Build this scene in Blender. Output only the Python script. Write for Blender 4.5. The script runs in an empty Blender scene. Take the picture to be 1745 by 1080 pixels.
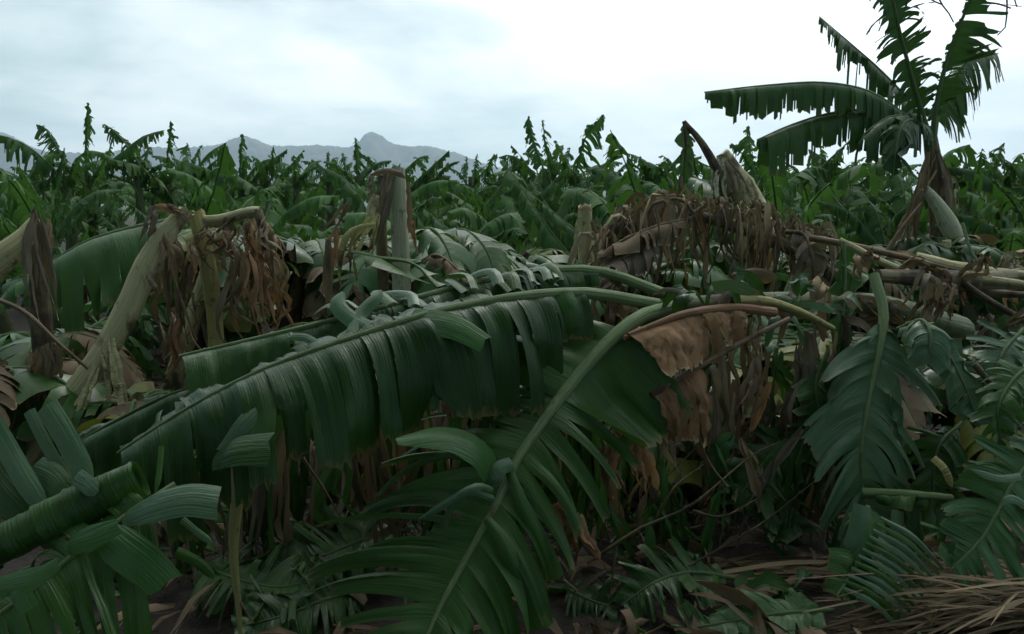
import bpy, math, random
import numpy as np
from mathutils import Vector

SC = bpy.context.scene
COL = SC.collection
R = math.radians

# ------------------------------------------------------------------ camera
F = 1350.0            # focal length in photo pixels (photo 1745 x 1080)
PITCH = R(8.0)
EYE = np.array([0.0, 0.0, 1.6])
cam = bpy.data.cameras.new('camera')
cam.sensor_width = 36.0
cam.lens = 36.0 * F / 1745.0
cam.clip_start = 0.05
cam.clip_end = 30000.0
camo = bpy.data.objects.new('camera', cam)
COL.objects.link(camo)
camo.location = EYE
camo.rotation_euler = (R(90) - PITCH, 0, 0)
SC.camera = camo

# ------------------------------------------------------------------ sky, sun, exposure
ADDED_TREE_LEAVES = 130  # leaf density of the added overhead tree, sets how strongly it shades
CLOUD_X, CLOUD_Y = 3.7, 1.4
SUN_AZ, SUN_EL = R(17), R(50)
SUNV = Vector((math.sin(SUN_AZ) * math.cos(SUN_EL), math.cos(SUN_AZ) * math.cos(SUN_EL), math.sin(SUN_EL)))
SC.view_settings.view_transform = 'Standard'
SC.view_settings.look = 'None'
SC.view_settings.gamma = 1.0
SC.view_settings.exposure = 0.0
SC.cycles.use_denoising = True
SC.cycles.max_bounces = 6
SC.cycles.diffuse_bounces = 3
SC.cycles.glossy_bounces = 2
SC.cycles.transmission_bounces = 4
SC.cycles.volume_bounces = 2
SC.cycles.transparent_max_bounces = 4

w = bpy.data.worlds.new('World')
SC.world = w
w.use_nodes = True
nt = w.node_tree
for n in list(nt.nodes):
    nt.nodes.remove(n)


class G:
    """tiny node-graph helper"""
    def __init__(self, nt):
        self.nt = nt

    def n(self, typ, **kw):
        nd = self.nt.nodes.new(typ)
        for k, v in kw.items():
            setattr(nd, k, v)
        return nd

    def put(self, sock, v):
        if hasattr(v, 'is_output') or isinstance(v, bpy.types.NodeSocket):
            self.nt.links.new(v, sock)
        elif isinstance(v, (tuple, list)) and len(v) == 3 and sock.type == 'RGBA':
            sock.default_value = (*v, 1)
        else:
            sock.default_value = v

    def math(self, op, a, b=0.0, c=None, clamp=False):
        nd = self.n('ShaderNodeMath', operation=op, use_clamp=clamp)
        self.put(nd.inputs[0], a); self.put(nd.inputs[1], b)
        if c is not None:
            self.put(nd.inputs[2], c)
        return nd.outputs[0]

    def noise(self, vec, scale, detail=3.0, rough=0.55, dist=0.0):
        nd = self.n('ShaderNodeTexNoise')
        if vec is not None:
            self.put(nd.inputs['Vector'], vec)
        nd.inputs['Scale'].default_value = scale
        nd.inputs['Detail'].default_value = detail
        nd.inputs['Roughness'].default_value = rough
        nd.inputs['Distortion'].default_value = dist
        return nd.outputs['Fac']

    def ramp(self, fac, stops):
        nd = self.n('ShaderNodeValToRGB')
        self.put(nd.inputs['Fac'], fac)
        cr = nd.color_ramp
        while len(cr.elements) > 1:
            cr.elements.remove(cr.elements[0])
        cr.elements[0].position = stops[0][0]
        cr.elements[0].color = (*stops[0][1], 1)
        for p, c in stops[1:]:
            e = cr.elements.new(p)
            e.color = (*c, 1)
        return nd.outputs['Color']

    def mix(self, fac, a, b, typ='RGBA', blend='MIX'):
        nd = self.n('ShaderNodeMix', data_type=typ, blend_type=blend)
        ins = [s for s in nd.inputs if s.enabled]
        self.put(ins[0], fac); self.put(ins[1], a); self.put(ins[2], b)
        return [s for s in nd.outputs if s.enabled][0]

    def scale(self, vec, s):
        nd = self.n('ShaderNodeMapping')
        self.put(nd.inputs['Vector'], vec)
        nd.inputs['Scale'].default_value = s
        return nd.outputs[0]

    def maprange(self, v, a, b, c=0.0, d=1.0):
        nd = self.n('ShaderNodeMapRange')
        self.put(nd.inputs[0], v)
        for i, x in enumerate((a, b, c, d)):
            nd.inputs[i + 1].default_value = x
        return nd.outputs[0]


g = G(nt)
sky = g.n('ShaderNodeTexSky', sky_type='NISHITA')
sky.sun_disc = False
sky.sun_elevation = SUN_EL
sky.sun_rotation = SUN_AZ
tc = g.n('ShaderNodeTexCoord')
sep = g.n('ShaderNodeSeparateXYZ')
g.put(sep.inputs[0], tc.outputs['Generated'])
zz = g.math('ADD', g.math('MAXIMUM', sep.outputs[2], 0.0), 0.22)
comb = g.n('ShaderNodeCombineXYZ')
g.put(comb.inputs[0], g.math('DIVIDE', sep.outputs[0], zz))
g.put(comb.inputs[1], g.math('DIVIDE', sep.outputs[1], zz))
mp = g.n('ShaderNodeMapping')
g.put(mp.inputs['Vector'], comb.outputs[0])
mp.inputs['Location'].default_value = (CLOUD_X, CLOUD_Y, 0)
cl1 = g.noise(mp.outputs[0], 0.7, 5, 0.5, 0.4)
cl2 = g.noise(mp.outputs[0], 2.0, 6, 0.55, 0.3)
dotn = g.n('ShaderNodeVectorMath', operation='DOT_PRODUCT')
g.put(dotn.inputs[0], tc.outputs['Generated'])
dotn.inputs[1].default_value = SUNV
dt = g.math('MAXIMUM', dotn.outputs['Value'], 0.0)
glow = g.math('POWER', dt, 2.0)
clouds = g.math('ADD', g.math('MULTIPLY', cl1, 0.65), g.math('MULTIPLY', cl2, 0.35))
br = g.math('ADD', g.math('MULTIPLY', glow, 1.85), 0.20)
br = g.math('ADD', br, g.maprange(clouds, 0.38, 0.62, -0.24, 0.42))
hz = g.math('POWER', g.math('SUBTRACT', 1.0, g.math('MAXIMUM', sep.outputs[2], 0.0)), 7.0)
br = g.math('ADD', br, g.math('MULTIPLY', hz, 0.28))
tint = g.mix(g.maprange(br, 0.6, 1.3), (0.72, 0.97, 1.0), (0.95, 1.0, 1.0))
cc = g.n('ShaderNodeVectorMath', operation='SCALE')
g.put(cc.inputs[0], tint)
g.put(cc.inputs['Scale'], g.math('MULTIPLY', br, 10.0))
cover = g.maprange(clouds, 0.25, 0.6, 0.72, 0.98)
final = g.mix(cover, sky.outputs[0], cc.outputs[0])
bg = g.n('ShaderNodeBackground')
g.put(bg.inputs['Color'], final)
bg.inputs['Strength'].default_value = 0.1
wo = g.n('ShaderNodeOutputWorld')
nt.links.new(bg.outputs[0], wo.inputs[0])

sl = bpy.data.lights.new('sun', 'SUN')
sl.energy = 0.9
sl.angle = R(16)
sl.color = (1.0, 0.96, 0.9)
so = bpy.data.objects.new('sun', sl)
COL.objects.link(so)
so.rotation_euler = SUNV.to_track_quat('Z', 'Y').to_euler()
so.location = (3, 12, 30)


# ------------------------------------------------------------------ helpers
def P(px, py, d):
    """photo pixel + forward distance (m) -> world point"""
    x = (px - 872.5) / F
    y = -(py - 540.0) / F
    v = np.array([x, math.cos(PITCH) + y * math.sin(PITCH), -math.sin(PITCH) + y * math.cos(PITCH)])
    return EYE + v * (d / v[1])


def PP(lst):
    return [P(*t) for t in lst]


def nrm(v):
    v = np.asarray(v, float)
    l = np.linalg.norm(v, axis=-1, keepdims=True)
    return v / np.maximum(l, 1e-9)


def spline(pts, n):
    """Catmull-Rom through pts, n samples spaced evenly along the arc"""
    p = np.array(pts, float)
    if len(p) == 2:
        p = np.array([p[0], (p[0] + p[1]) / 2, p[1]])
    q = np.vstack([2 * p[0] - p[1], p, 2 * p[-1] - p[-2]])
    out = []
    for i in range(1, len(q) - 2):
        t = np.linspace(0, 1, 12, endpoint=False)[:, None]
        a, b, c, d = q[i - 1], q[i], q[i + 1], q[i + 2]
        out.append(0.5 * ((2 * b) + (c - a) * t + (2 * a - 5 * b + 4 * c - d) * t ** 2 + (3 * b - a - 3 * c + d) * t ** 3))
    out = np.vstack(out + [q[-2][None]])
    s = np.concatenate([[0], np.cumsum(np.linalg.norm(np.diff(out, axis=0), axis=1))])
    L = s[-1]
    u = np.linspace(0, L, n)
    r = np.stack([np.interp(u, s, out[:, k]) for k in range(3)], 1)
    return r, L


def smooth(x):
    x = np.clip(x, 0, 1)
    return x * x * (3 - 2 * x)


class MB:
    """collects sheets and tubes; builds one mesh with uv and a per-strip random attribute"""
    def __init__(self):
        self.v = []; self.f = []; self.uv = []; self.rn = []; self.mi = []; self.n = 0

    def grid(self, pts, uv, rnd=0.5, mi=0, wrap=False):
        """pts (a,b,3): quads between rows/cols"""
        a, b, _ = pts.shape
        idx = np.arange(a * b).reshape(a, b) + self.n
        if wrap:
            idx = np.concatenate([idx, idx[:, :1]], 1)
        f = np.stack([idx[:-1, :-1], idx[1:, :-1], idx[1:, 1:], idx[:-1, 1:]], -1).reshape(-1, 4)
        self.v.append(pts.reshape(-1, 3)); self.f.append(f)
        self.uv.append(np.broadcast_to(uv, (a, b, 2)).reshape(-1, 2))
        self.rn.append(np.full(a * b, rnd)); self.mi.append(np.full(len(f), mi))
        self.n += a * b

    def cat(self):
        return (np.vstack(self.v), np.vstack(self.f), np.vstack(self.uv), np.concatenate(self.rn), np.concatenate(self.mi))

    def mesh(self, name, mats, off=None):
        v, f, uv, rn, mi = self.cat()
        if off is not None:
            v = v - np.asarray(off)
        me = bpy.data.meshes.new(name)
        me.vertices.add(len(v)); me.vertices.foreach_set('co', v.astype(np.float32).ravel())
        me.loops.add(len(f) * 4); me.loops.foreach_set('vertex_index', f.astype(np.int32).ravel())
        me.polygons.add(len(f))
        me.polygons.foreach_set('loop_start', np.arange(0, len(f) * 4, 4, dtype=np.int32))
        me.polygons.foreach_set('material_index', mi.astype(np.int32))
        me.polygons.foreach_set('use_smooth', np.ones(len(f), dtype=bool))
        ul = me.uv_layers.new(name='UVMap')
        ul.data.foreach_set('uv', uv[f.ravel()].astype(np.float32).ravel())
        at = me.attributes.new('rnd', 'FLOAT', 'POINT')
        at.data.foreach_set('value', rn.astype(np.float32))
        for m in mats:
            me.materials.append(m)
        me.update(calc_edges=True)
        me.validate()
        return me


ROOT = {}


def thing(name, label, cat, loc=(0, 0, 0), group=None):
    o = bpy.data.objects.new(name, None)
    o.empty_display_size = 0.2
    COL.objects.link(o)
    o.location = tuple(float(x) for x in loc)
    o['label'] = label; o['category'] = cat
    if group:
        o['group'] = group
    ROOT[o.name] = np.array(loc, float)
    return o


def root_of(o):
    while o.parent:
        o = o.parent
    return ROOT.get(o.name, np.zeros(3))


def part(name, mb, mats, parent=None, label=None):
    """links the collected geometry as one mesh object; coordinates are world ones"""
    off = root_of(parent) if parent else np.zeros(3)
    me = mb.mesh(name, mats if isinstance(mats, (list, tuple)) else [mats], off)
    o = bpy.data.objects.new(name, me)
    COL.objects.link(o)
    o.parent = parent
    if label:
        o['label'] = label
    return o


# ------------------------------------------------------------------ shapes
def tube(mb, pts, radii, sides=10, n=14, rough=0.0, ridges=0.0, seed=0, flat=1.0, jag=0.0, mi=0, cap=False):
    rs = np.random.RandomState(seed)
    c, L = spline(pts, n)
    T = nrm(np.gradient(c, axis=0))
    ref = np.array([0, 0, 1.0]) if abs(T[:, 2]).mean() < 0.8 else np.array([0, -1.0, 0])
    A = nrm(np.cross(T, ref)); B = np.cross(A, T)
    r = np.interp(np.linspace(0, 1, n), np.linspace(0, 1, len(radii)), radii)
    th = np.linspace(0, 2 * np.pi, sides, endpoint=False)
    ph = rs.rand() * 6
    rad = r[:, None] * (1 + ridges * np.sin(th * 3 + ph + 0.5 * np.arange(n)[:, None] / n * 6)[:, :] + rough * rs.randn(n, sides))
    pts3 = c[:, None] + A[:, None] * (np.cos(th) * rad)[..., None] + B[:, None] * (np.sin(th) * rad * flat)[..., None]
    if jag:
        pts3[-1] += T[-1] * (rs.rand(sides, 1) * jag)
        pts3[-2] += T[-1] * (rs.rand(sides, 1) * jag * 0.3)
    uv = np.zeros((n, sides, 2))
    uv[..., 0] = np.linspace(0, L, n)[:, None]
    uv[..., 1] = th / (2 * np.pi)
    mb.grid(pts3, uv, rs.rand(), mi, wrap=True)
    if cap or jag:
        for e, s in ((0, 1), (-1, -1)):
            ring = pts3[e]
            ctr = ring.mean(0) - T[e] * (jag * 0.6 if e == -1 else 0)
            mid = np.broadcast_to(ctr, ring.shape)
            mb.grid(np.stack([ring, mid]), np.stack([uv[e], uv[e]]), rs.rand(), mi, wrap=True)


def ribbon(mb, pts, width, seed=0, face=None, tilt=0.0, twist=0.0, curl=0.15, n=12, nu=4, crumple=0.0, mi=0, tip=0.25):
    """a curved strip of leaf; `face` = direction its surface looks to"""
    rs = np.random.RandomState(seed)
    c, L = spline(pts, n)
    T = nrm(np.gradient(c, axis=0))
    if crumple and not isinstance(width, (list, tuple)):
        crumple = min(crumple, width * .09)
    fv = np.array([0, -0.85, 0.5]) if face is None else np.asarray(face, float)
    Wd = nrm(np.cross(T, fv))
    Nn = np.cross(Wd, T)
    s = np.linspace(0, 1, n)
    a = tilt + twist * s
    W2 = Wd * np.cos(a)[:, None] + Nn * np.sin(a)[:, None]
    N2 = np.cross(W2, T)
    wv = np.interp(s, np.linspace(0, 1, len(width)), width) if isinstance(width, (list, tuple)) else width * (1 - (1 - tip) * np.clip((s - 0.75) / 0.25, 0, 1) ** 1.5)
    if crumple:
        wv = wv * (1 + 0.13 * rs.randn(n)) * (.35 + .65 * smooth(s / .2)) * (.15 + .85 * smooth((1 - s) / rs.uniform(.15, .6)))
    u = np.linspace(-1, 1, nu)
    pts3 = c[:, None] + W2[:, None] * (u[None] * wv[:, None] / 2)[..., None] + N2[:, None] * ((1 - u ** 2)[None] * curl * wv[:, None])[..., None]
    pts3[-1] += T[-1] * ((rs.rand(nu, 1) - .5) * .35 * wv[-1])
    if crumple:
        pts3 = pts3 + rs.randn(n, nu, 3) * crumple * 1.3
    uv = np.zeros((n, nu, 2))
    uv[..., 1] = s[:, None] * 0.9
    uv[..., 0] = (u[None] * 0.5 * wv[:, None]) + seed * 0.37
    mb.grid(pts3, uv, rs.rand(), mi)


def leaf_sheet(mb, pts, W, s0=0.15, seed=0, tl=10, tr=10, droop=(0.5, 0.5), lift=(0.2, 0.2), fwd=(0.2, 0.2), jit=0.15,
               tear=(0.0, 0.6), twist=0.4, up=(0, 0, 1), nv=8, nu=4, curl=0.06, wide=(1.0, 1.0), tip=0.22, endr=0.06, p=0.8,
               pleat=0.0, skip=0.0, mi=0, flut=0.0, shrink=0.0, basew=0.15, fine=0.0, crumple=0.0, kink=0.0, dlist=None, flist=None):
    """torn banana blade: strips on both sides of a midrib, each bending to the ground by itself"""
    rs = np.random.RandomState(seed)
    M = 160
    c, L = spline(pts, M)
    T = nrm(np.gradient(c, axis=0))
    U = np.asarray(up, float)
    S = nrm(np.cross(T, U))
    N = np.cross(S, T)
    grav = np.array([0, 0, -1.0])
    sv = np.linspace(0, 1, M)

    def at(arr, s):
        x = np.clip(s, 0, 1) * (M - 1)
        i = np.minimum(x.astype(int), M - 2)
        f = (x - i)[..., None]
        return arr[i] * (1 - f) + arr[i + 1] * f
    for side, sgn, tt in ((0, -1, tl), (1, 1, tr)):
        if wide[side] <= 0:
            continue
        if isinstance(tt, int):
            e = np.sort(rs.rand(max(tt - 1, 0)))
            base = np.linspace(0, 1, tt + 1)
            b = base.copy()
            if tt > 1:
                ws = .3 + rs.exponential(.8, tt)
                b = np.concatenate([[0], np.cumsum(ws) / ws.sum()])
            b = s0 + (0.995 - s0) * b
        else:
            b = np.array(tt, float)
        K = len(b) - 1
        v = np.linspace(0, 1, nv)
        Ls = []; Rs = []; nrmls = []; wds = []
        cj = np.cumsum(rs.randn(K)) * 0.35
        cj = cj - np.linspace(cj[0], cj[-1], K) if K > 1 else cj * 0
        rdr = droop[side] + jit * (rs.randn(K) + cj)
        if dlist is not None and dlist[side] is not None:
            rdr = np.array(dlist[side], float)
        for k in range(K):
            sa, sb = b[k], b[k + 1]
            sm = (sa + sb) / 2
            q = (sm - s0) / (1 - s0)
            hw = W * wide[side] * min(1, basew * 2.2 + (1 - basew * 2.2) * smooth(q / max(basew, 1e-3))) * (max((1 - q), 0.02) / tip) ** 0.6 if q > 1 - tip else \
                W * wide[side] * (0.35 + 0.65 * smooth(q / max(basew, 1e-3)))
            hw *= 1 + endr * rs.randn()
            Tm = at(T, np.array([sm]))[0]; Sm = at(S, np.array([sm]))[0]; Nm = at(N, np.array([sm]))[0]
            fw = (flist[side][k] if flist is not None and flist[side] is not None else fwd[side]) + jit * 0.6 * rs.randn()
            D0 = nrm(sgn * Sm + Nm * (lift[side] + jit * 0.5 * rs.randn()) + Tm * fw)
            dr = np.clip(rdr[k], -0.2, 1.6)
            bb = np.clip(dr * v ** p, -0.3, 0.97)[:, None]
            if kink and rs.rand() < kink:
                vk = rs.uniform(.3, .8)
                bb = np.where(v[:, None] > vk, np.maximum(bb, rs.uniform(.75, .95)), bb)
            d = nrm(D0 * (1 - bb) + grav * bb + Tm * flut * rs.randn() * v[:, None])
            step = hw / (nv - 1)
            off = np.vstack([np.zeros(3), np.cumsum((d[:-1] + d[1:]) * 0.5 * step, axis=0)])
            ca, cb = at(c, np.array([sa]))[0], at(c, np.array([sb]))[0]
            wvec = (cb - ca)
            wl = np.linalg.norm(wvec)
            tw = twist * rs.randn() * v ** 1.5
            wdir = nrm(wvec)
            nd = nrm(np.cross(d, wdir))
            wd2 = nrm(wdir - d * (d @ wdir)[:, None]) * 0.75 + wdir * 0.25
            wdr = nrm(wd2 * np.cos(tw)[:, None] + nd * np.sin(tw)[:, None])
            wdr[0] = wdir
            ww = wl * (1 - shrink * v ** 1.2)
            if shrink == 0 or wl > .16:
                ww = wl * (1 - 0.12 * v)
            mid = (ca + cb) / 2 + off
            Ls.append(mid - wdr * ww[:, None] / 2); Rs.append(mid + wdr * ww[:, None] / 2)
            nrmls.append(nrm(np.cross(d, wdr))); wds.append(ww)
        for k in range(K - 1):
            vt = tear[0] + (tear[1] - tear[0]) * rs.rand()
            qv = smooth((v - vt) / 0.3)[:, None]
            m = (Rs[k] + Ls[k + 1]) / 2
            Rs[k] = m * (1 - qv) + Rs[k] * qv
            Ls[k + 1] = m * (1 - qv) + Ls[k + 1] * qv
        for k in range(K):
            if rs.rand() < skip:
                continue
            nk = max(nu, min(int(wds[k][0] / fine) + 1, 26)) if fine else nu
            u = np.linspace(0, 1, nk)
            prof = 4 * u * (1 - u) * curl * rs.uniform(-0.6, 1.4)
            if pleat:
                prof = prof + pleat * np.sin(u * math.pi * 2 * rs.randint(1, 3) + rs.rand() * 6)
            pts3 = Ls[k][:, None] * (1 - u)[None, :, None] + Rs[k][:, None] * u[None, :, None]
            pts3 = pts3 + nrmls[k][:, None] * (prof[None] * wds[k][:, None] * np.minimum(v * 3, 1)[:, None])[..., None]
            if fine:
                ph = rs.rand(3) * 6
                x = u * wds[k][0]
                rip = .0030 * np.sin(x * 210 + ph[0]) + .0045 * np.sin(x * 95 + ph[1]) + .008 * np.sin(x * 38 + ph[2])
                pts3 = pts3 + nrmls[k][:, None] * (rip[None] * np.minimum(v * 4, 1)[:, None] * (.6 + .4 * np.sin(v * 5 + ph[0])[:, None]))[..., None]
            if crumple:
                pts3 = pts3 + rs.randn(nv, nk, 3) * crumple * np.minimum(v * 3, 1)[:, None, None]
            # ragged outer end
            endv = (pts3[-1] - pts3[-2])
            pts3[-1] += endv * (rs.rand(nk, 1) - 0.5) * 0.9
            uv = np.zeros((nv, nk, 2))
            uv[..., 0] = (b[k] + (b[k + 1] - b[k]) * u)[None] * L + seed * 1.7
            uv[..., 1] = v[:, None] + 0.0
            mb.grid(pts3, uv, rs.rand(), mi)
    return c, L


# ------------------------------------------------------------------ materials
def mat(name):
    m = bpy.data.materials.new(name)
    m.use_nodes = True
    nt = m.node_tree
    for n in list(nt.nodes):
        nt.nodes.remove(n)
    return m, G(nt)


def finish(g, col, rough, bump=None, bstr=0.3, bdist=0.004, trans=0.0, tcol=None, spec=0.5):
    pb = g.n('ShaderNodeBsdfPrincipled')
    g.put(pb.inputs['Base Color'], col)
    g.put(pb.inputs['Roughness'], rough)
    pb.inputs['Specular IOR Level'].default_value = spec
    if bump is not None:
        b = g.n('ShaderNodeBump')
        b.inputs['Strength'].default_value = bstr
        b.inputs['Distance'].default_value = bdist
        g.put(b.inputs['Height'], bump)
        g.put(pb.inputs['Normal'], b.outputs[0])
    out = g.n('ShaderNodeOutputMaterial')
    if trans:
        tb = g.n('ShaderNodeBsdfTranslucent')
        g.put(tb.inputs['Color'], tcol if tcol is not None else col)
        mx = g.n('ShaderNodeMixShader')
        mx.inputs[0].default_value = trans
        g.nt.links.new(pb.outputs[0], mx.inputs[1]); g.nt.links.new(tb.outputs[0], mx.inputs[2])
        g.nt.links.new(mx.outputs[0], out.inputs[0])
    else:
        g.nt.links.new(pb.outputs[0], out.inputs[0])


def leaf_material(name, dark, light, edge, rough=0.42, trans=0.18, edge_amt=0.93, veins=True, spots=0.0, var=0.5, spec=0.3):
    m, g = mat(name)
    uv = g.n('ShaderNodeUVMap').outputs[0]
    sp = g.n('ShaderNodeSeparateXYZ'); g.put(sp.inputs[0], uv)
    u, v = sp.outputs[0], sp.outputs[1]
    oi = g.n('ShaderNodeObjectInfo')
    at = g.n('ShaderNodeAttribute', attribute_name='rnd')
    tcn = g.n('ShaderNodeTexCoord')
    n1 = g.noise(g.scale(uv, (14, 2.2, 1)), 1.0, 4, 0.6)
    n2 = g.noise(tcn.outputs['Object'], 3.0, 3, 0.6)
    f = g.math('ADD', g.math('MULTIPLY', n1, 0.55), g.math('MULTIPLY', n2, 0.45))
    f = g.math('ADD', f, g.math('MULTIPLY', g.math('SUBTRACT', at.outputs['Fac'], 0.5), 0.30 * var))
    f = g.math('ADD', f, g.math('MULTIPLY', g.math('SUBTRACT', oi.outputs['Random'], 0.5), 0.5 * var))
    f = g.maprange(f, 0.28, 0.74)
    col = g.mix(f, dark, light)
    vein = g.noise(g.scale(uv, (170, 1.0, 1)), 1.0, 2, 0.5)
    col = g.mix(g.maprange(vein, 0.35, 0.75, 0.0, 0.35), col, light)
    en = g.noise(g.scale(uv, (60, 6, 1)), 1.0, 3, 0.6)
    em = g.maprange(g.math('ADD', v, g.math('MULTIPLY', g.math('SUBTRACT', en, 0.5), 0.35)), edge_amt, edge_amt + 0.06)
    col = g.mix(em, col, edge)
    if spots:
        sn = g.noise(g.scale(uv, (22, 7, 1)), 1.0, 4, 0.7)
        col = g.mix(g.maprange(sn, 0.70 - spots * 0.1, 0.78 - spots * 0.1), col, edge)
    bh = g.math('ADD', g.math('MULTIPLY', vein, 0.7), g.math('MULTIPLY', n1, 1.4))
    rg = g.maprange(n1, 0.3, 0.7, rough - 0.06, rough + 0.12)
    tcol = g.mix(0.5, col, (light[0] * 1.5, light[1] * 1.6, light[2] * 0.8))
    finish(g, col, rg, bh, 0.8, 0.005, trans, tcol, spec)
    return m


GREEN = leaf_material('banana_leaf_green', (0.013, 0.046, 0.008), (0.042, 0.108, 0.020), (0.14, 0.11, 0.04), 0.33, 0.18, 0.94, spots=.25, var=.9, spec=.32)
YOUNG = leaf_material('banana_leaf_fresh_green', (0.022, 0.080, 0.018), (0.060, 0.150, 0.040), (0.16, 0.13, 0.04), 0.36, 0.2, 0.95, spots=.1, spec=.4)
BLUEG = leaf_material('banana_leaf_waxy_underside', (0.038, 0.088, 0.040), (0.088, 0.165, 0.080), (0.15, 0.12, 0.06), 0.38, 0.12, 0.95, spots=.1, spec=.4)
FIELD = leaf_material('banana_leaf_field', (0.018, 0.066, 0.015), (0.074, 0.170, 0.042), (0.13, 0.11, 0.05), 0.55, 0.26, 0.93, spots=0.4, var=1.1, spec=.18)
YELLOW = leaf_material('banana_leaf_yellowing', (0.060, 0.095, 0.015), (0.20, 0.215, 0.045), (0.20, 0.13, 0.06), 0.45, 0.25, 0.9, spots=.5)
DEAD = leaf_material('banana_leaf_dry_brown', (0.055, 0.038, 0.024), (0.23, 0.165, 0.10), (0.30, 0.23, 0.14), 0.78, 0.12, 0.93, var=1.1)
ORANGE = leaf_material('banana_leaf_dry_orange', (0.11, 0.055, 0.026), (0.33, 0.19, 0.10), (0.38, 0.27, 0.16), 0.75, 0.14, 0.93, var=0.8)
GREYD = leaf_material('banana_leaf_withered_grey', (0.065, 0.052, 0.039), (0.27, 0.222, 0.16), (0.30, 0.25, 0.18), 0.8, 0.10, 0.93, var=1.2)
STRAW = leaf_material('dry_straw', (0.085, 0.058, 0.034), (0.34, 0.25, 0.15), (0.38, 0.30, 0.19), 0.78, 0.06, 0.95, var=1.1)


def stem_material(name, pale, mid, brown, amount=0.5, fib=0.42):
    m, g = mat(name)
    uv = g.n('ShaderNodeUVMap').outputs[0]
    tcn = g.n('ShaderNodeTexCoord')
    st = g.noise(g.scale(uv, (2.0, 26, 1)), 1.0, 4, 0.6)
    pt = g.noise(g.scale(tcn.outputs['Object'], (5, 5, 3.0)), 1.0, 4, 0.62)
    fine = g.noise(g.scale(uv, (8, 110, 1)), 1.0, 2, 0.5)
    col = g.mix(g.maprange(st, 0.3, 0.7), pale, mid)
    col = g.mix(g.maprange(pt, 0.64 - amount * 0.22, 0.72 - amount * 0.18), col, brown)
    dk = g.noise(g.scale(tcn.outputs['Object'], (16, 16, 11)), 1.0, 3, 0.6)
    col = g.mix(g.maprange(dk, 0.60, 0.70, 0, min(.8, fib * 1.8)), col, (brown[0] * 0.5, brown[1] * 0.5, brown[2] * 0.5))
    col = g.mix(g.maprange(fine, 0.42, 0.66, 0, 0.6 * fib), col, brown)
    seam = g.noise(g.scale(uv, (0.7, 9, 1)), 1.0, 3, 0.7, 0.4)
    col = g.mix(g.maprange(seam, 0.56, 0.66, 0, 0.75 * fib), col, brown)
    h = g.math('ADD', g.math('MULTIPLY', fine, 0.5), st)
    h = g.math('ADD', h, g.math('MULTIPLY', seam, 1.6))
    finish(g, col, g.maprange(pt, 0.3, 0.7, 0.5, 0.8), h, 0.9, 0.010, 0.0, None, .35)
    return m


STEM = stem_material('pseudostem_pale', (0.54, 0.50, 0.29), (0.37, 0.34, 0.16), (0.11, 0.078, 0.048), 0.32)
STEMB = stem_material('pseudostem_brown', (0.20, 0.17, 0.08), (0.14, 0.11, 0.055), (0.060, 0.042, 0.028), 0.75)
STEMW = stem_material('pseudostem_whitish', (0.52, 0.53, 0.38), (0.40, 0.41, 0.26), (0.11, 0.08, 0.05), 0.22, fib=.35)
STEMG = stem_material('pseudostem_field', (0.12, 0.16, 0.06), (0.08, 0.10, 0.045), (0.05, 0.035, 0.02), 0.5)
RIB = stem_material('midrib_green', (0.15, 0.23, 0.09), (0.10, 0.17, 0.06), (0.10, 0.09, 0.04), 0.05, fib=.12)
RIBP = stem_material('petiole_pale_green', (0.23, 0.31, 0.15), (0.16, 0.24, 0.10), (0.12, 0.10, 0.05), 0.15, fib=.12)
RIBD = stem_material('midrib_dry', (0.27, 0.19, 0.11), (0.18, 0.12, 0.07), (0.08, 0.05, 0.03), 0.4)
RIBY = stem_material('stalk_yellow', (0.46, 0.42, 0.17), (0.33, 0.29, 0.10), (0.10, 0.06, 0.03), 0.25, fib=.35)
RIBO = stem_material('stalk_pinkish', (0.36, 0.22, 0.13), (0.28, 0.13, 0.06), (0.12, 0.06, 0.03), 0.2, fib=.35)


def leaf(parent, pts, W, seed, mats=None, ribmat=None, rib=(0.016, 0.004), label=None, name='leaf', n=22, **kw):
    """a leaf part (the blade) with its midrib as a sub-part"""
    mb = MB()
    leaf_sheet(mb, pts, W, seed=seed, **kw)
    o = part(name, mb, mats or GREEN, parent, label)
    rb = MB()
    c, L = spline(pts, n)
    tube(rb, c, list(rib), 7, n, 0.02, seed=seed)
    part('midrib', rb, ribmat or RIB, o)
    return o


def strip(parent, pts, width, seed, m=None, label=None, name='leaf_strip', **kw):
    mb = MB()
    if kw.get('crumple', 0) > 0 and not isinstance(width, (list, tuple)) and width > .045:
        # a dry blade frays into narrow shreds that stay together at the top
        r = np.random.RandomState(seed + 7)
        c, L = spline(pts, 9)
        T = nrm(np.gradient(c, axis=0))
        lat = nrm(np.cross(T, (0, -.9, .3)))
        k = int(np.clip(width / .020, 3, 7))
        for j in range(k):
            o = (j - (k - 1) / 2) / k * width
            s_ = np.linspace(0, 1, 9)[:, None]
            end = r.uniform(.65, 1.12)
            q = c[0] + (c - c[0]) * end + lat * o * (.55 + .6 * s_) + r.randn(1, 3) * .03 * s_ + r.randn(9, 3) * .0025
            kk = dict(kw); kk['twist'] = r.randn() * 1.0; kk['tilt'] = kw.get('tilt', 0) + r.randn() * .5; kk['nu'] = 3
            ribbon(mb, q, width / k * r.uniform(1.0, 1.9), seed * 11 + j, **kk)
    else:
        ribbon(mb, pts, width, seed, **kw)
    return part(name, mb, m or GREEN, parent, label)


def stem(parent, pts, radii, seed, m=None, name='pseudostem', label=None, jag=0.0, sides=14, n=20, rough=0.025, ridges=0.05, **kw):
    mb = MB()
    tube(mb, pts, radii, sides, n, rough, ridges, seed, jag=jag, cap=True, **kw)
    return part(name, mb, m or STEM, parent, label)


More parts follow.
